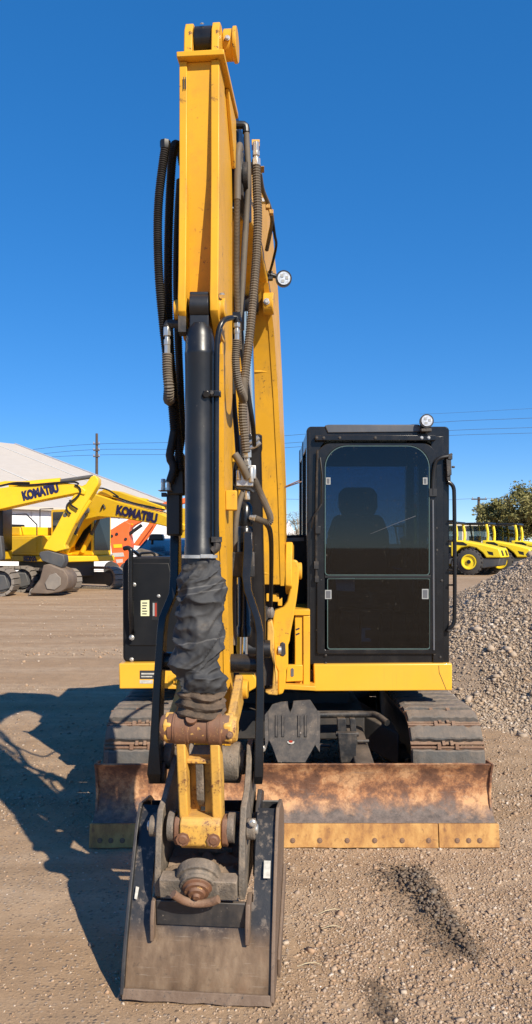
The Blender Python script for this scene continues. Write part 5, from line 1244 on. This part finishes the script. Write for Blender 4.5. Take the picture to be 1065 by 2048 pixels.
# ---------------------------------------------------------------- power poles and lines
def pole(px, py_top, Y, r, label, arms=()):
    o = empty('power_pole', (pt(px, 0, Y).x, Y, 0), label=label, cat='pole')
    x = pt(px, 0, Y).x; zt = zz(py_top, Y)
    mb = MB(); mb.tube([(x, Y, -.2), (x, Y, zt)], [r * 1.25, r * .8], 10); build(mb, 'pole_shaft', ['pole_wood'], o)
    for dz, w in arms:
        mb = MB(); mb.box((x, Y - r, zt - dz), (w, .1, .12)); build(mb, 'crossarm', ['pole_wood'], o)
        for s in (-1, 1):
            mb = MB(); mb.cyl((x + s * w * .42, Y - r, zt - dz + .06), (x + s * w * .42, Y - r, zt - dz + .26), .05, n=8); build(mb, 'insulator', ['concrete'], o)
    return o
pole(194, 867, 86, .17, 'tall dark wooden power pole rising behind the shed roof', ((1.2, .7), (1.9, .7), (2.6, .7)))
pole(958, 994, 95, .20, 'short wooden power pole beside the bushy trees', ((.3, 1.9),))
wires = [([(-60, 925), (60, 900), (194, 888), (370, 884), (563, 872), (760, 855), (900, 843), (1065, 836), (1200, 828)], 'uppermost power line sagging from the tall pole across the sky'),
         ([(-60, 934), (60, 911), (194, 899), (370, 898), (563, 887), (760, 872), (900, 861), (1065, 855), (1200, 850)], 'middle power line sagging from the tall pole across the sky'),
         ([(-60, 942), (60, 918), (194, 910), (370, 908), (563, 896), (760, 882), (900, 871), (1065, 866), (1200, 861)], 'lowest of the three power lines from the tall pole'),
         ([(840, 828), (900, 826), (1065, 817), (1200, 810)], 'faint high power line above the cab roof lamp'),
         ([(560, 998), (700, 1000), (850, 1001), (958, 997), (1100, 995)], 'low power line running to the short pole by the trees')]
for k, (P, lab) in enumerate(wires):
    Yw = 86 if k < 3 else (70 if k == 3 else 95)
    mb = MB(); mb.tube(spline([pt(x, y, Yw) for x, y in P], 1.5), .019 if k != 3 else .010, 5); o = build(mb, 'power_line', ['wire'], None, smooth=60, recalc=False); tag(o, lab, 'power line', 'power lines across the sky')

# ---------------------------------------------------------------- large yellow excavators
def shoe_track(parent, P, fwd, side, L, R, W, sh=.17):
    """crawler track of a big machine: centre P on the ground, shoes as real blocks"""
    P, fwd, side = Vector(P), Vector(fwd), Vector(side); upv = Vector((0, 0, 1))
    mb = MB(); half = L / 2 - R; n = int((4 * half + 2 * math.pi * R) / sh); tot = 4 * half + 2 * math.pi * R
    for k in range(n):
        s = k / n * tot
        if s < 2 * half: u, z, a = -half + s, 2 * R, 0
        elif s < 2 * half + math.pi * R: q = (s - 2 * half) / R; u, z, a = half + R * math.sin(q), R + R * math.cos(q), q
        elif s < 4 * half + math.pi * R: u, z, a = half - (s - 2 * half - math.pi * R), 0, math.pi
        else: q = (s - 4 * half - math.pi * R) / R; u, z, a = -half - R * math.sin(q), R - R * math.cos(q), math.pi + q
        c = P + fwd * u + upv * z; tn = fwd * math.cos(a) - upv * math.sin(a); nn = fwd * math.sin(a) + upv * math.cos(a)
        c = c - nn * .045
        hs, hl, hh = side * W / 2, tn * (sh * .41), nn * .045
        mb.add([c + i * hs + j * hl + k2 * hh for i in (-1, 1) for j in (-1, 1) for k2 in (-1, 1)], [(0, 1, 3, 2), (4, 6, 7, 5), (0, 4, 5, 1), (2, 3, 7, 6), (0, 2, 6, 4), (1, 5, 7, 3)])
    tr = build(mb, 'track_shoes', ['bg_steel'], parent, smooth=0, recalc=True); tr['kind'] = 'stuff'
    mb = MB(); q = side * W * .36
    lp = [P + fwd * u + upv * z for u, z in ((-half - R * .6, R * .55), (-half - R * .3, R * 1.5), (half + R * .3, R * 1.5), (half + R * .6, R * .55), (half, .18), (-half, .18))]
    mb.prism([p - q for p in lp], q * 2); build(mb, 'track_frame', ['bg_grey'], parent, bevel=.03)
    for s in (-1, 1):
        c = P + fwd * (s * half) + upv * R; mb = MB(); mb.cyl(c - side * W * .30, c + side * W * .30, R * .72, n=24); build(mb, 'track_wheel', ['bg_grey'], parent, bevel=.02)
def lettering(text, origin, xdir, ydir, height, parent, mat='navy', bold=.012, squash=1.0):
    cu = bpy.data.curves.new('lettering', 'FONT'); cu.body = text; cu.size = 1; cu.extrude = .006; cu.offset = bold / height
    cu.space_character = 1.02
    ob = bpy.data.objects.new('lettering_tmp', cu); COL.objects.link(ob)
    me = bpy.data.meshes.new_from_object(ob.evaluated_get(bpy.context.evaluated_depsgraph_get()))
    bpy.data.objects.remove(ob)
    me.materials.clear(); me.materials.append(M[mat]); me.name = 'lettering'
    x = Vector(xdir).normalized(); y = (Vector(ydir) - x * Vector(ydir).dot(x)).normalized(); z = x.cross(y)
    Rm = Matrix((x * squash, y, z)).transposed().to_4x4()
    me.transform(Rm @ Matrix.Scale(height * 1.37, 4))
    o = bpy.data.objects.new('lettering', me); COL.objects.link(o); o.parent = parent; o.location = Vector(origin) - WLOC[parent.name]
    return o
# --- machine whose boom reaches in from the left edge, bucket on the ground
YA = 26.0
EA = empty('large_excavator', (pt(-190, 0, YA).x, YA + .5, 0), label='big yellow excavator reaching in at the left edge with bucket on the ground', cat='excavator', group='big yellow excavators parked behind')
def apoly(pts, w, name, mat, dy=0, bevel=.03, par=None):
    mb = MB(); mb.prism([pt(x, y, YA + dy - w / 2) for x, y in pts], (0, w, 0)); return build(mb, name, [mat], par or EA, bevel=bevel)
ab = apoly([(-330, 1060), (-250, 1000), (-160, 952), (-110, 945), (-20, 974), (0, 976), (60, 968), (120, 964), (156, 969), (172, 980), (170, 990), (156, 986), (80, 1001), (0, 1019), (-60, 1022), (-130, 1010), (-200, 1036), (-300, 1090)], .62, 'boom', 'bg_yellow')
lettering('KOMATSU', pt(47, 1000, YA - .33), pt(117, 983, YA) - pt(47, 1000, YA), (0, 0, 1), 17 * YA / F, ab, bold=.02, squash=.66)
apoly([(-40, 972), (10, 962), (60, 963), (62, 968), (10, 969), (-40, 980)], .3, 'boom_cover', 'bg_yellow', par=ab, bevel=.01)
st = apoly([(182, 953), (190, 950), (197, 957), (197, 967), (188, 983), (165, 1019), (143, 1062), (130, 1090), (133, 1098), (112, 1104), (100, 1101), (86, 1098), (92, 1086), (110, 1058), (131, 1018), (150, 986), (160, 974), (172, 968)], .5, 'arm', 'bg_yellow')
mb = MB(); mb.cyl(pt(150, 983, YA - .26), pt(150, 983, YA + .26), .05, n=10); mb.cyl(pt(131, 1030, YA - .265), pt(131, 1030, YA + .265), .07, n=12); build(mb, 'arm_pin', ['bg_grey'], st)
mb = MB(); mb.cyl(pt(118, 963, YA), pt(186, 953, YA), .07, n=12); acy = build(mb, 'arm_cylinder', ['bg_grey'], EA)
mb = MB(); mb.cyl(pt(20, 972, YA), pt(122, 962.5, YA), .12, n=12); build(mb, 'cylinder_barrel', ['bg_yellow'], acy)
mb = MB(); mb.cyl(pt(163, 1012, YA - .1), pt(133, 1066, YA - .1), .05, n=10); bcy = build(mb, 'bucket_cylinder', ['bg_grey'], EA)
mb = MB(); mb.cyl(pt(180, 1000, YA - .1), pt(150, 1043, YA - .1), .10, n=12); build(mb, 'cylinder_barrel', ['bg_yellow'], bcy)
for P in ([(150, 970), (159, 975), (161, 985), (150, 998), (136, 1008), (134, 1020), (142, 1028)], [(140, 1000), (143, 1010), (150, 1015), (156, 1019)], [(20, 968), (60, 970), (110, 966), (148, 964), (158, 968)], [(60, 958 + 8), (30, 966), (0, 972)]):
    mb = MB(); mb.tube(spline([pt(x, y, YA - .34) for x, y in P], .08), .035, 6); build(mb, 'hose', ['bg_black'], EA, smooth=60, recalc=False)
apoly([(80, 1104), (96, 1101), (128, 1110), (130, 1122), (124, 1136), (84, 1122), (78, 1110)], .55, 'coupler', 'bg_grey')
bkA = apoly([(87, 1130), (98, 1128), (110, 1133), (128, 1140), (136, 1152), (137, 1166), (132, 1178), (122, 1184), (96, 1188), (62, 1187), (60, 1184), (80, 1158)], 1.25, 'bucket', 'bg_bucket', dy=.1)
apoly([(99, 1150), (112, 1146), (122, 1156), (122, 1170), (110, 1180), (94, 1178), (90, 1166)], .03, 'wear_patch', 'bg_steel', dy=-.55, par=bkA)
for k in range(4): apoly([(60, 1180), (64, 1176), (72, 1184), (58, 1191)], .12, 'bucket_tooth', 'bg_steel', dy=-.42 + k * .34, par=bkA, bevel=.01)
fA, sA = Vector((1, 0, 0)), Vector((0, 1, 0))
for dy in (-.6, 1.6): shoe_track(EA, (pt(-105, 0, YA).x, YA + .35 + dy, 0), fA, sA, 4.9, .47, .7, .21)
mb = MB(); mb.span((-14.5, 25.2, 1.15), (-9.25, 28.1, 1.5)); mb.span((-14.5, 25.3, 1.5), (-10.6, 28.0, 2.35)); build(mb, 'house', ['bg_yellow'], EA, bevel=.06)
mb = MB(); mb.span((-10.55, 26.9, 1.5), (-9.2, 27.95, 3.05)); build(mb, 'cab', ['bg_black'], EA, bevel=.05)
apoly([(-14, 1070), (2, 1072), (6, 1112), (5, 1120), (-14, 1122)], .3, 'front_guard', 'bg_grey', dy=-.4)
# --- second machine, turned towards the camera, boom sloping down to the right
TH = math.radians(30); fB = Vector((math.cos(TH), -math.sin(TH), 0)); sB = Vector((math.sin(TH), math.cos(TH), 0)); OB = Vector((-8.04, 29.6, 0)); uB = Vector((0, 0, 1))
EB = empty('large_excavator', OB, label='big yellow excavator with its boom sloping down behind the black valve and hoses', cat='excavator', group='big yellow excavators parked behind')
def bp(s, z, d=0): return OB + fB * s + sB * d + uB * z
def bpoly(pts, d0, w, name, mat, bevel=.03, par=None):
    mb = MB(); mb.prism([bp(s, z, d0 - w / 2) for s, z in pts], sB * w); return build(mb, name, [mat], par or EB, bevel=bevel)
def bspan(s0, s1, d0, d1, z0, z1, name, mat, par=None, bevel=.04):
    mb = MB(); mb.loft([[bp(s0, z0, d0), bp(s1, z0, d0), bp(s1, z0, d1), bp(s0, z0, d1)], [bp(s0, z1, d0), bp(s1, z1, d0), bp(s1, z1, d1), bp(s0, z1, d1)]]); return build(mb, name, [mat], par or EB, bevel=bevel)
for d in (-1.2, 1.2): shoe_track(EB, OB + sB * d, fB, sB, 4.3, .43, .62, .20)
bspan(-1.0, 1.0, -1.0, 1.0, .5, 1.1, 'car_body', 'bg_grey')
bspan(-2.4, 1.75, -1.32, 1.32, 1.08, 1.3, 'deck', 'bg_yellow')
hs = bspan(-2.75, .55, -1.30, 1.30, 1.31, 2.05, 'house', 'bg_yellow')
bspan(-2.3, .3, -1.318, -1.302, 1.42, 1.95, 'side_door', 'bg_yellow', hs, .01)
bspan(-2.6, -.9, -1.0, 1.2, 2.06, 2.4, 'engine_hood', 'bg_yellow', hs)
bspan(-2.5, -1.5, -1.1, -.2, 2.06, 2.5, 'exhaust_box', 'bg_black', hs)
lettering('KOMA', bp(-.35, 1.12, -1.335), fB, (0, 0, 1), .16, EB, bold=.02)
cabB = bspan(-.55, 1.62, .22, 1.26, 1.31, 3.08, 'cab', 'bg_yellow')
bspan(-.42, .62, .20, .217, 2.15, 2.98, 'cab_window', 'bg_glass', cabB, .01); bspan(.75, 1.55, .20, .217, 1.5, 2.98, 'cab_window', 'bg_glass', cabB, .01); bspan(1.625, 1.64, .30, 1.18, 1.5, 2.98, 'windscreen', 'bg_glass', cabB, .01)
# rear of the house stands closer: cab of the far side shows over it
for P in ([(-2.2, -1.25, 2.05), (-2.2, -1.25, 2.75), (-1.3, -1.25, 2.75), (-1.3, -1.25, 2.05)], [(-1.1, -1.25, 2.05), (-1.1, -1.25, 2.85), (-.3, -1.25, 2.85), (.25, -1.25, 2.45), (.25, -1.25, 2.05)], [(-.9, 0, 2.4), (-.9, 0, 3.1), (-.2, 0, 3.1)], [(-2.2, -1.25, 2.4), (-1.3, -1.25, 2.4)]):
    mb = MB(); mb.tube([bp(s, z, d) for s, d, z in P], .024, 6); build(mb, 'hand_rail', ['bg_black'], EB)
bB = bpoly([(.35, 1.75), (.55, 1.55), (.85, 1.62), (1.35, 2.25), (1.9, 2.62), (2.6, 2.72), (3.6, 2.66), (5.2, 2.42), (6.4, 2.18), (6.5, 2.36), (5.2, 2.86), (3.6, 3.22), (2.6, 3.50), (2.1, 3.62), (1.6, 3.56), (1.1, 3.05), (.6, 2.3)], -.25, .6, 'boom', 'bg_yellow')
lettering('KOMATSU', bp(3.45, 2.82, -.575), bp(5.0, 2.48, 0) - bp(3.05, 2.86, 0), (0, 0, 1), .31, bB, bold=.02, squash=.92)
bpoly([(2.4, 3.55), (2.7, 3.72), (3.4, 3.62), (5.4, 3.02), (5.4, 2.92), (3.4, 3.34)], -.25, .3, 'boom_cover', 'bg_yellow', .02, bB)
mb = MB(); mb.cyl(bp(2.4, 3.58, -.25), bp(4.6, 3.22, -.25), .11, n=12); ac = build(mb, 'arm_cylinder', ['bg_yellow'], EB); mb = MB(); mb.cyl(bp(4.6, 3.22, -.25), bp(6.0, 2.95, -.25), .06, n=10); build(mb, 'cylinder_rod', ['bg_grey'], ac)
for d in (-.68, .18):
    mb = MB(); mb.cyl(bp(1.15, 1.45, d), bp(1.6, 2.1, d), .10, n=12); c = build(mb, 'boom_cylinder', ['bg_yellow'], EB); mb = MB(); mb.cyl(bp(1.6, 2.1, d), bp(2.15, 2.95, d), .055, n=10); build(mb, 'cylinder_rod', ['bg_grey'], c); mb = MB(); mb.cyl(bp(2.15, 2.95, d - .05), bp(2.15, 2.95, d + .05), .12, n=14); build(mb, 'rod_eye', ['bg_grey'], c)
bpoly([(6.25, 2.95), (6.6, 2.9), (6.75, 2.3), (6.35, .75), (6.15, .8), (6.2, 2.2)], -.25, .45, 'arm', 'bg_yellow')
bpoly([(6.1, .95), (6.5, .9), (6.7, .5), (6.3, .05), (5.5, .0), (5.8, .45)], -.25, 1.2, 'bucket', 'bg_bucket')
for P in ([(2.1, 3.55, -.55), (2.5, 3.75, -.5), (3.0, 3.68, -.5), (3.5, 3.42, -.5)], [(3.3, 3.45, -.55), (4.2, 3.18, -.55), (5.2, 2.98, -.55)], [(4.6, 3.1, -.56), (5.0, 3.0, -.56), (5.6, 2.9, -.56)], [(2.75, 2.95, -.57), (2.85, 3.15, -.57), (2.95, 3.0, -.57)]):
    mb = MB(); mb.tube(spline([bp(s, z, d) for s, z, d in P], .08), .03, 6); build(mb, 'hose', ['bg_black'], EB, smooth=60, recalc=False)
# ---------------------------------------------------------------- orange lift between the shed and the excavators
YO = 41.0
OR = empty('boom_lift', (pt(250, 0, YO).x, YO, 0), label='orange articulated boom lift standing before the white shed wall', cat='boom lift')
def opoly(pts, w, name, mat, dy=0, bevel=.03, par=None):
    mb = MB(); mb.prism([pt(x, y, YO + dy - w / 2) for x, y in pts], (0, w, 0)); return build(mb, name, [mat], par or OR, bevel=bevel)
tw = opoly([(221, 1060), (250, 1042), (262, 1048), (258, 1066), (262, 1090), (258, 1118), (246, 1128), (226, 1126), (222, 1090)], 1.1, 'tower', 'orange')
opoly([(222, 1128), (250, 1124), (262, 1134), (240, 1146), (222, 1144)], 1.3, 'chassis', 'orange', -.1)
ob1 = opoly([(221, 1060), (262, 1036), (330, 1004), (372, 995), (376, 1004), (330, 1018), (270, 1050), (240, 1076)], .6, 'lower_boom', 'orange', .1)
opoly([(266, 1090), (302, 1042), (312, 1042), (276, 1092)], .35, 'link_arm', 'orange', -.2); opoly([(276, 1092), (312, 1040), (318, 1040), (286, 1092)], .3, 'link_arm', 'orange', .4)
mb = MB(); mb.cyl(pt(240, 1082, YO - .4), pt(284, 1050, YO - .4), .09, n=10); build(mb, 'lift_cylinder', ['bg_black'], OR)
opoly([(225, 1106), (247, 1105), (249, 1113), (226, 1114)], .02, 'white_label', 'white_sticker', -.57, .0, tw); opoly([(227, 1089), (244, 1088), (245, 1095), (228, 1096)], .02, 'yellow_label', 'bg_yellow', -.57, .0, tw); opoly([(232, 1119), (246, 1118), (246, 1126), (234, 1127)], .02, 'white_label', 'white_sticker', -.57, 0, tw); opoly([(248, 1056), (262, 1047), (268, 1048), (252, 1058)], .02, 'yellow_label', 'bg_yellow', -.22, .0, ob1)
for px, py in ((224, 1072), (234, 1068), (252, 1078)):
    mb = MB(); mb.cyl(pt(px, py, YO - .6), pt(px, py, YO - .5), .08, n=10); build(mb, 'pivot_pin', ['bg_black'], tw)
for px in (224, 256):
    for dy in (-.9, .9):
        mb = MB(); c = pt(px, 1143, YO + dy); c.z = .42; mb.lathe(c - Vector((0, .16, 0)), c + Vector((0, .16, 0)), [(0, .3), (.02, .40), (.3, .40), (.32, .3)], 20); build(mb, 'wheel', ['bg_tyre'], OR)
for k, (px, py, s) in enumerate(((222, 1160, .5), (236, 1158, .65), (246, 1162, .42), (229, 1166, .35))):
    Y = F * H / (1168 - YH) + k * .4; random.seed(40 + k); c = pt(px, py, Y); mb = MB()
    loops = [[Vector((c.x, Y, 0)) + Vector((math.cos(a) * r * random.uniform(.8, 1.2), math.sin(a) * r, z)) for a in np.linspace(0, 2 * math.pi, 9)[:-1]] for r, z in ((s * .6, -.05), (s * .62, s * .35), (s * .4, s * .75), (s * .12, s * .85))]
    mb.loft(loops); o = build(mb, 'rubble_block', ['concrete'], None, smooth=25); tag(o, ['pale rubble block at the foot of the boom lift, nearest the tracks', 'largest pale rubble block beside the black tank cover', 'small rubble block touching the cover edge', 'smallest rubble block in front of the others'][k], 'rubble', 'rubble below the boom lift')

# ---------------------------------------------------------------- soil rollers
RL = empty('soil_roller', (0, 0, 0))
def rpoly(pts, y0, y1, name, mat, par=None, bevel=.04):
    mb = MB(); mb.prism([(x, y0, z) for x, z in pts], (0, y1 - y0, 0)); return build(mb, name, [mat], par or RL, bevel=bevel)
hd = rpoly([(-.35, 1.05), (-.35, 1.98), (-.9, 1.96), (-2.2, 1.72), (-3.05, 1.50), (-3.2, 1.0), (-2.35, .98), (-2.15, 1.25), (-1.8, 1.52), (-1.4, 1.62), (-.95, 1.55), (-.62, 1.3), (-.5, 1.05)], -.98, .98, 'engine_hood', 'roller_yellow', bevel=.06)
rpoly([(-.35, .7), (-.5, 1.04), (-2.3, .97), (-3.1, .98), (-3.0, .55), (-2.2, .40), (-.35, .45)], -.9, .9, 'rear_frame', 'bg_grey')
for s in (-1, 1):
    y0, y1 = (.983, .99) if s > 0 else (-.99, -.983)
    rpoly([(-.55, 1.72), (-.6, 1.88), (-1.05, 1.87), (-1.3, 1.72), (-1.25, 1.66)], y0, y1, 'grille', 'bg_black', hd, 0); rpoly([(-2.4, 1.36), (-2.5, 1.18), (-2.75, 1.12), (-2.72, 1.3)], y0, y1, 'grille', 'bg_black', hd, 0)
for yy in (-.6, .35):
    mb = MB(); mb.prism([(-3.09, yy, 1.40), (-3.09, yy + .36, 1.40), (-3.185, yy + .36, 1.1), (-3.185, yy, 1.1)], (-.012, 0, .002)); build(mb, 'grille', ['bg_black'], hd)
for s in (-1, 1):
    c = Vector((-1.4, s * .78, .75)); mb = MB(); d = Vector((0, s, 0))
    mb.tube_exact(c - d * .26, d, [(0, .45), (.03, .62), (.1, .74), (.42, .74), (.49, .62), (.51, .44), (.45, .41), (.42, .40)], 32); w = build(mb, 'rear_wheel', ['bg_tyre'], RL)
    mb = MB()
    for k in range(20):
        a = 2 * math.pi * k / 20; mb.box(c + Vector((math.cos(a) * .735, 0, math.sin(a) * .735)), (.09, .44, .05), 0, Matrix.Rotation(-a + math.pi / 2, 3, 'Y'))
    tdd = build(mb, 'tread', ['bg_tyre'], w); tdd['kind'] = 'stuff'
    mb = MB(); mb.tube_exact(c + d * .20, d, [(0, .40), (.10, .43), (.10, .37), (.04, .33), (.04, .15), (.09, .14), (.09, .001)], 28); build(mb, 'rim', ['roller_yellow'], w)
    mb = MB(); mb.tube_exact(c + d * .285, d, [(0, .12), (.03, .10)], 16); build(mb, 'hub', ['bg_black'], w)
mb = MB(); mb.lathe((1.2, -1.05, .76), (1.2, 1.05, .76), [(0, .60), (0, .76), (2.1, .76), (2.1, .60)], 40); build(mb, 'drum', ['drum_steel'], RL, smooth=30)
rpoly([(.35, .45), (2.1, .45), (2.1, .95), (.35, .95)], 1.08, 1.2, 'drum_frame', 'roller_yellow'); rpoly([(.35, .45), (2.1, .45), (2.1, .95), (.35, .95)], -1.2, -1.08, 'drum_frame', 'roller_yellow'); rpoly([(1.95, .45), (2.2, .45), (2.2, 1.1), (1.95, 1.1)], -1.2, 1.2, 'drum_yoke', 'roller_yellow')
rpoly([(-.34, .6), (.3, .6), (.3, 1.25), (-.34, 1.25)], -.85, .85, 'platform', 'bg_grey')
cn = rpoly([(-.75, 2.92), (-.7, 3.04), (.95, 3.04), (1.0, 2.92)], -.85, .85, 'canopy', 'bg_black')
for s in (-1, 1):
    mb = MB(); mb.tube(chaikin([Vector((-.62, s * .8, 1.85)), Vector((-.66, s * .8, 2.4)), Vector((-.55, s * .8, 2.92))], 2), .085, 6); build(mb, 'rear_post', ['roller_yellow'], RL)
    mb = MB(); mb.tube([(.55, s * .8, 1.2), (.85, s * .8, 2.92)], .06, 6); build(mb, 'front_post', ['bg_black'], RL)
    mb = MB(); mb.span((-.5, s * .79 - .006, 1.95), (.62, s * .79 + .006, 2.85)); build(mb, 'side_glass', ['bg_pane'], RL)
mb = MB(); mb.span((-.25, -.25, 1.25), (.15, .25, 1.6)); mb.span((-.3, -.25, 1.55), (-.18, .25, 2.2)); build(mb, 'seat', ['bg_black'], RL, bevel=.04)
mb = MB(); mb.tube([(.35, 0, 1.25), (.22, 0, 1.95)], .05, 8); mb.tube([(.2 + .03 * math.cos(a), .2 * math.cos(a), 1.97 + .2 * math.sin(a) * .4) for a in np.linspace(0, 6.283, 17)], .022, 6); build(mb, 'steering_column', ['bg_black'], RL)
spots = [((10.73, 44.95), 'nearest yellow soil roller beside the cab, its whole rear wheel in view'), ((12.95, 46.5), 'middle yellow soil roller in the row, behind the nearest one'), ((15.2, 48.2), 'rightmost yellow soil roller, cut off by the photo edge'), ((9.9, 52.5), 'farthest yellow soil roller, seen only as a roof beside the grab bar')]
for k, ((x, y), lab) in enumerate(spots):
    o = RL if k == 0 else copy_tree(RL)
    o.location = (x, y, 0); o.rotation_euler = (0, 0, math.radians(150)); tag(o, lab, 'road roller', 'soil rollers parked in a row')

# ---------------------------------------------------------------- far building, hut, trees
mb = MB(); mb.span((15.0, 78, 0), (25.5, 84, 3.6)); o = build(mb, 'wall', ['cream']); 
FB = empty('low_building', (20, 78, 0), label='low cream building behind the row of rollers', cat='building'); o.parent = FB; o.location = o.location - FB.location
mb = MB(); mb.loft([[Vector((14.6, 77.4, 3.601)), Vector((25.9, 77.4, 3.601)), Vector((25.9, 84.6, 3.601)), Vector((14.6, 84.6, 3.601))], [Vector((14.6, 77.4, 3.85)), Vector((25.9, 77.4, 3.85)), Vector((25.9, 84.6, 4.1)), Vector((14.6, 84.6, 4.1))]]); build(mb, 'roof', ['cream'], FB)
for k in range(4):
    mb = MB(); mb.span((16 + 2.3 * k, 77.95, .9), (17.2 + 2.3 * k, 78.05, 2.6)); build(mb, 'window', ['bg_black'], FB)
HT = empty('white_hut', (pt(590, 0, 70).x, 70, 0), label='small white peaked tent seen between boom and cab', cat='tent')
x = pt(590, 0, 70).x
mb = MB(); mb.prism([pt(540, 1066, 70) + Vector((0, 0, 0)), pt(566, 1068, 70), pt(578, 1040, 70), pt(588, 1062, 70), pt(640, 1066, 70), pt(640, 1130, 70), pt(540, 1130, 70)], (0, 5, 0)); build(mb, 'canvas', ['wall_white'], HT)
mb = MB(); mb.span(pt(582, 1085, 69.95), pt(592, 1128, 69.95) + Vector((0, .04, 0))); build(mb, 'door', ['wall_joint'], HT)

def tree(name, base, h, rad, n_leaf, mat, lab, seed, leaf=.22, sparse=0.0, trunk_h=.3, group=None, droop=0):
    rnd = random.Random(seed); base = Vector(base)
    o = empty(name, base, label=lab, cat='tree', group=group)
    mb = MB(); tips = []
    th = h * trunk_h; mb.tube([base - Vector((0, 0, .1)), base + Vector((.1, 0, th * .5)), base + Vector((0, .1, th))], [h * .035, h * .028, h * .024], 8)
    for k in range(9):
        a = k * 2.4 + rnd.uniform(-.4, .4); rr = rad * rnd.uniform(.45, .85); zt = h * rnd.uniform(.38, .9)
        p0 = base + Vector((0, 0, th * rnd.uniform(.75, 1))); p2 = base + Vector((math.cos(a) * rr, math.sin(a) * rr, zt)); p1 = p0.lerp(p2, .5) + Vector((0, 0, h * .06))
        mb.tube([p0, p1, p2], [h * .018, h * .011, h * .004], 6); tips += [p1, p2, p1.lerp(p2, .5)]
        for q in range(5):
            b = a + rnd.uniform(-1, 1); p3 = p2.lerp(p1, rnd.random() * .7) ; p4 = p3 + Vector((math.cos(b), math.sin(b), rnd.uniform(.0, .9))) * rad * rnd.uniform(.25, .45)
            mb.tube([p3, p4], [h * .005, h * .0018], 5); tips.append(p4)
    build(mb, 'trunk', ['bark' if mat != 'leaf_dry' else 'twig'], o, smooth=60, recalc=False)
    clumps = []
    for tpt in tips:
        for _ in range(2):
            clumps.append((tpt + Vector((rnd.gauss(0, .14), rnd.gauss(0, .14), rnd.gauss(0, .10))) * rad, rad * rnd.uniform(.14, .28)))
    V = []; Fc = []
    for k in range(n_leaf):
        c, r = clumps[rnd.randrange(len(clumps))]
        d = Vector((rnd.gauss(0, 1), rnd.gauss(0, 1), rnd.gauss(0, .75))); d = d.normalized() * r * rnd.random() ** .45
        p = c + d
        if p.z < base.z + h * .08: continue
        u = Vector((rnd.gauss(0, 1), rnd.gauss(0, 1), rnd.gauss(0, .6))).normalized(); v = u.orthogonal().normalized(); v.rotate(Matrix.Rotation(rnd.uniform(0, 6.28), 3, u)); s = leaf * rnd.uniform(.5, 1.3)
        i = len(V); V += [p - u * s * .5, p + v * s * .22, p + u * s * .5, p - v * s * .22]; Fc.append((i, i + 1, i + 2, i + 3))
    mb = MB(); mb.v = V; mb.f = [list(f) for f in Fc]; mb.m = [0] * len(Fc)
    build(mb, 'crown', [mat], o, smooth=0, recalc=False)
    return o
tree('shade_tree', (20.9, 66, 0), 5.9, 2.8, 20000, 'leaf', 'olive green bushy tree nearest the short power pole', 3, group='olive trees behind the rollers', leaf=.28, trunk_h=.14)
tree('shade_tree', (25.0, 68, 0), 6.9, 3.2, 22000, 'leaf', 'taller olive green bushy tree at the photo edge behind the rollers', 8, group='olive trees behind the rollers', leaf=.28, trunk_h=.14)
tree('bare_tree', pt(600, 1128, 62).xy.to_3d(), 5.1, 1.5, 3200, 'leaf_dry', 'small bare grey tree seen between boom and cab', 5, leaf=.11, trunk_h=.25)
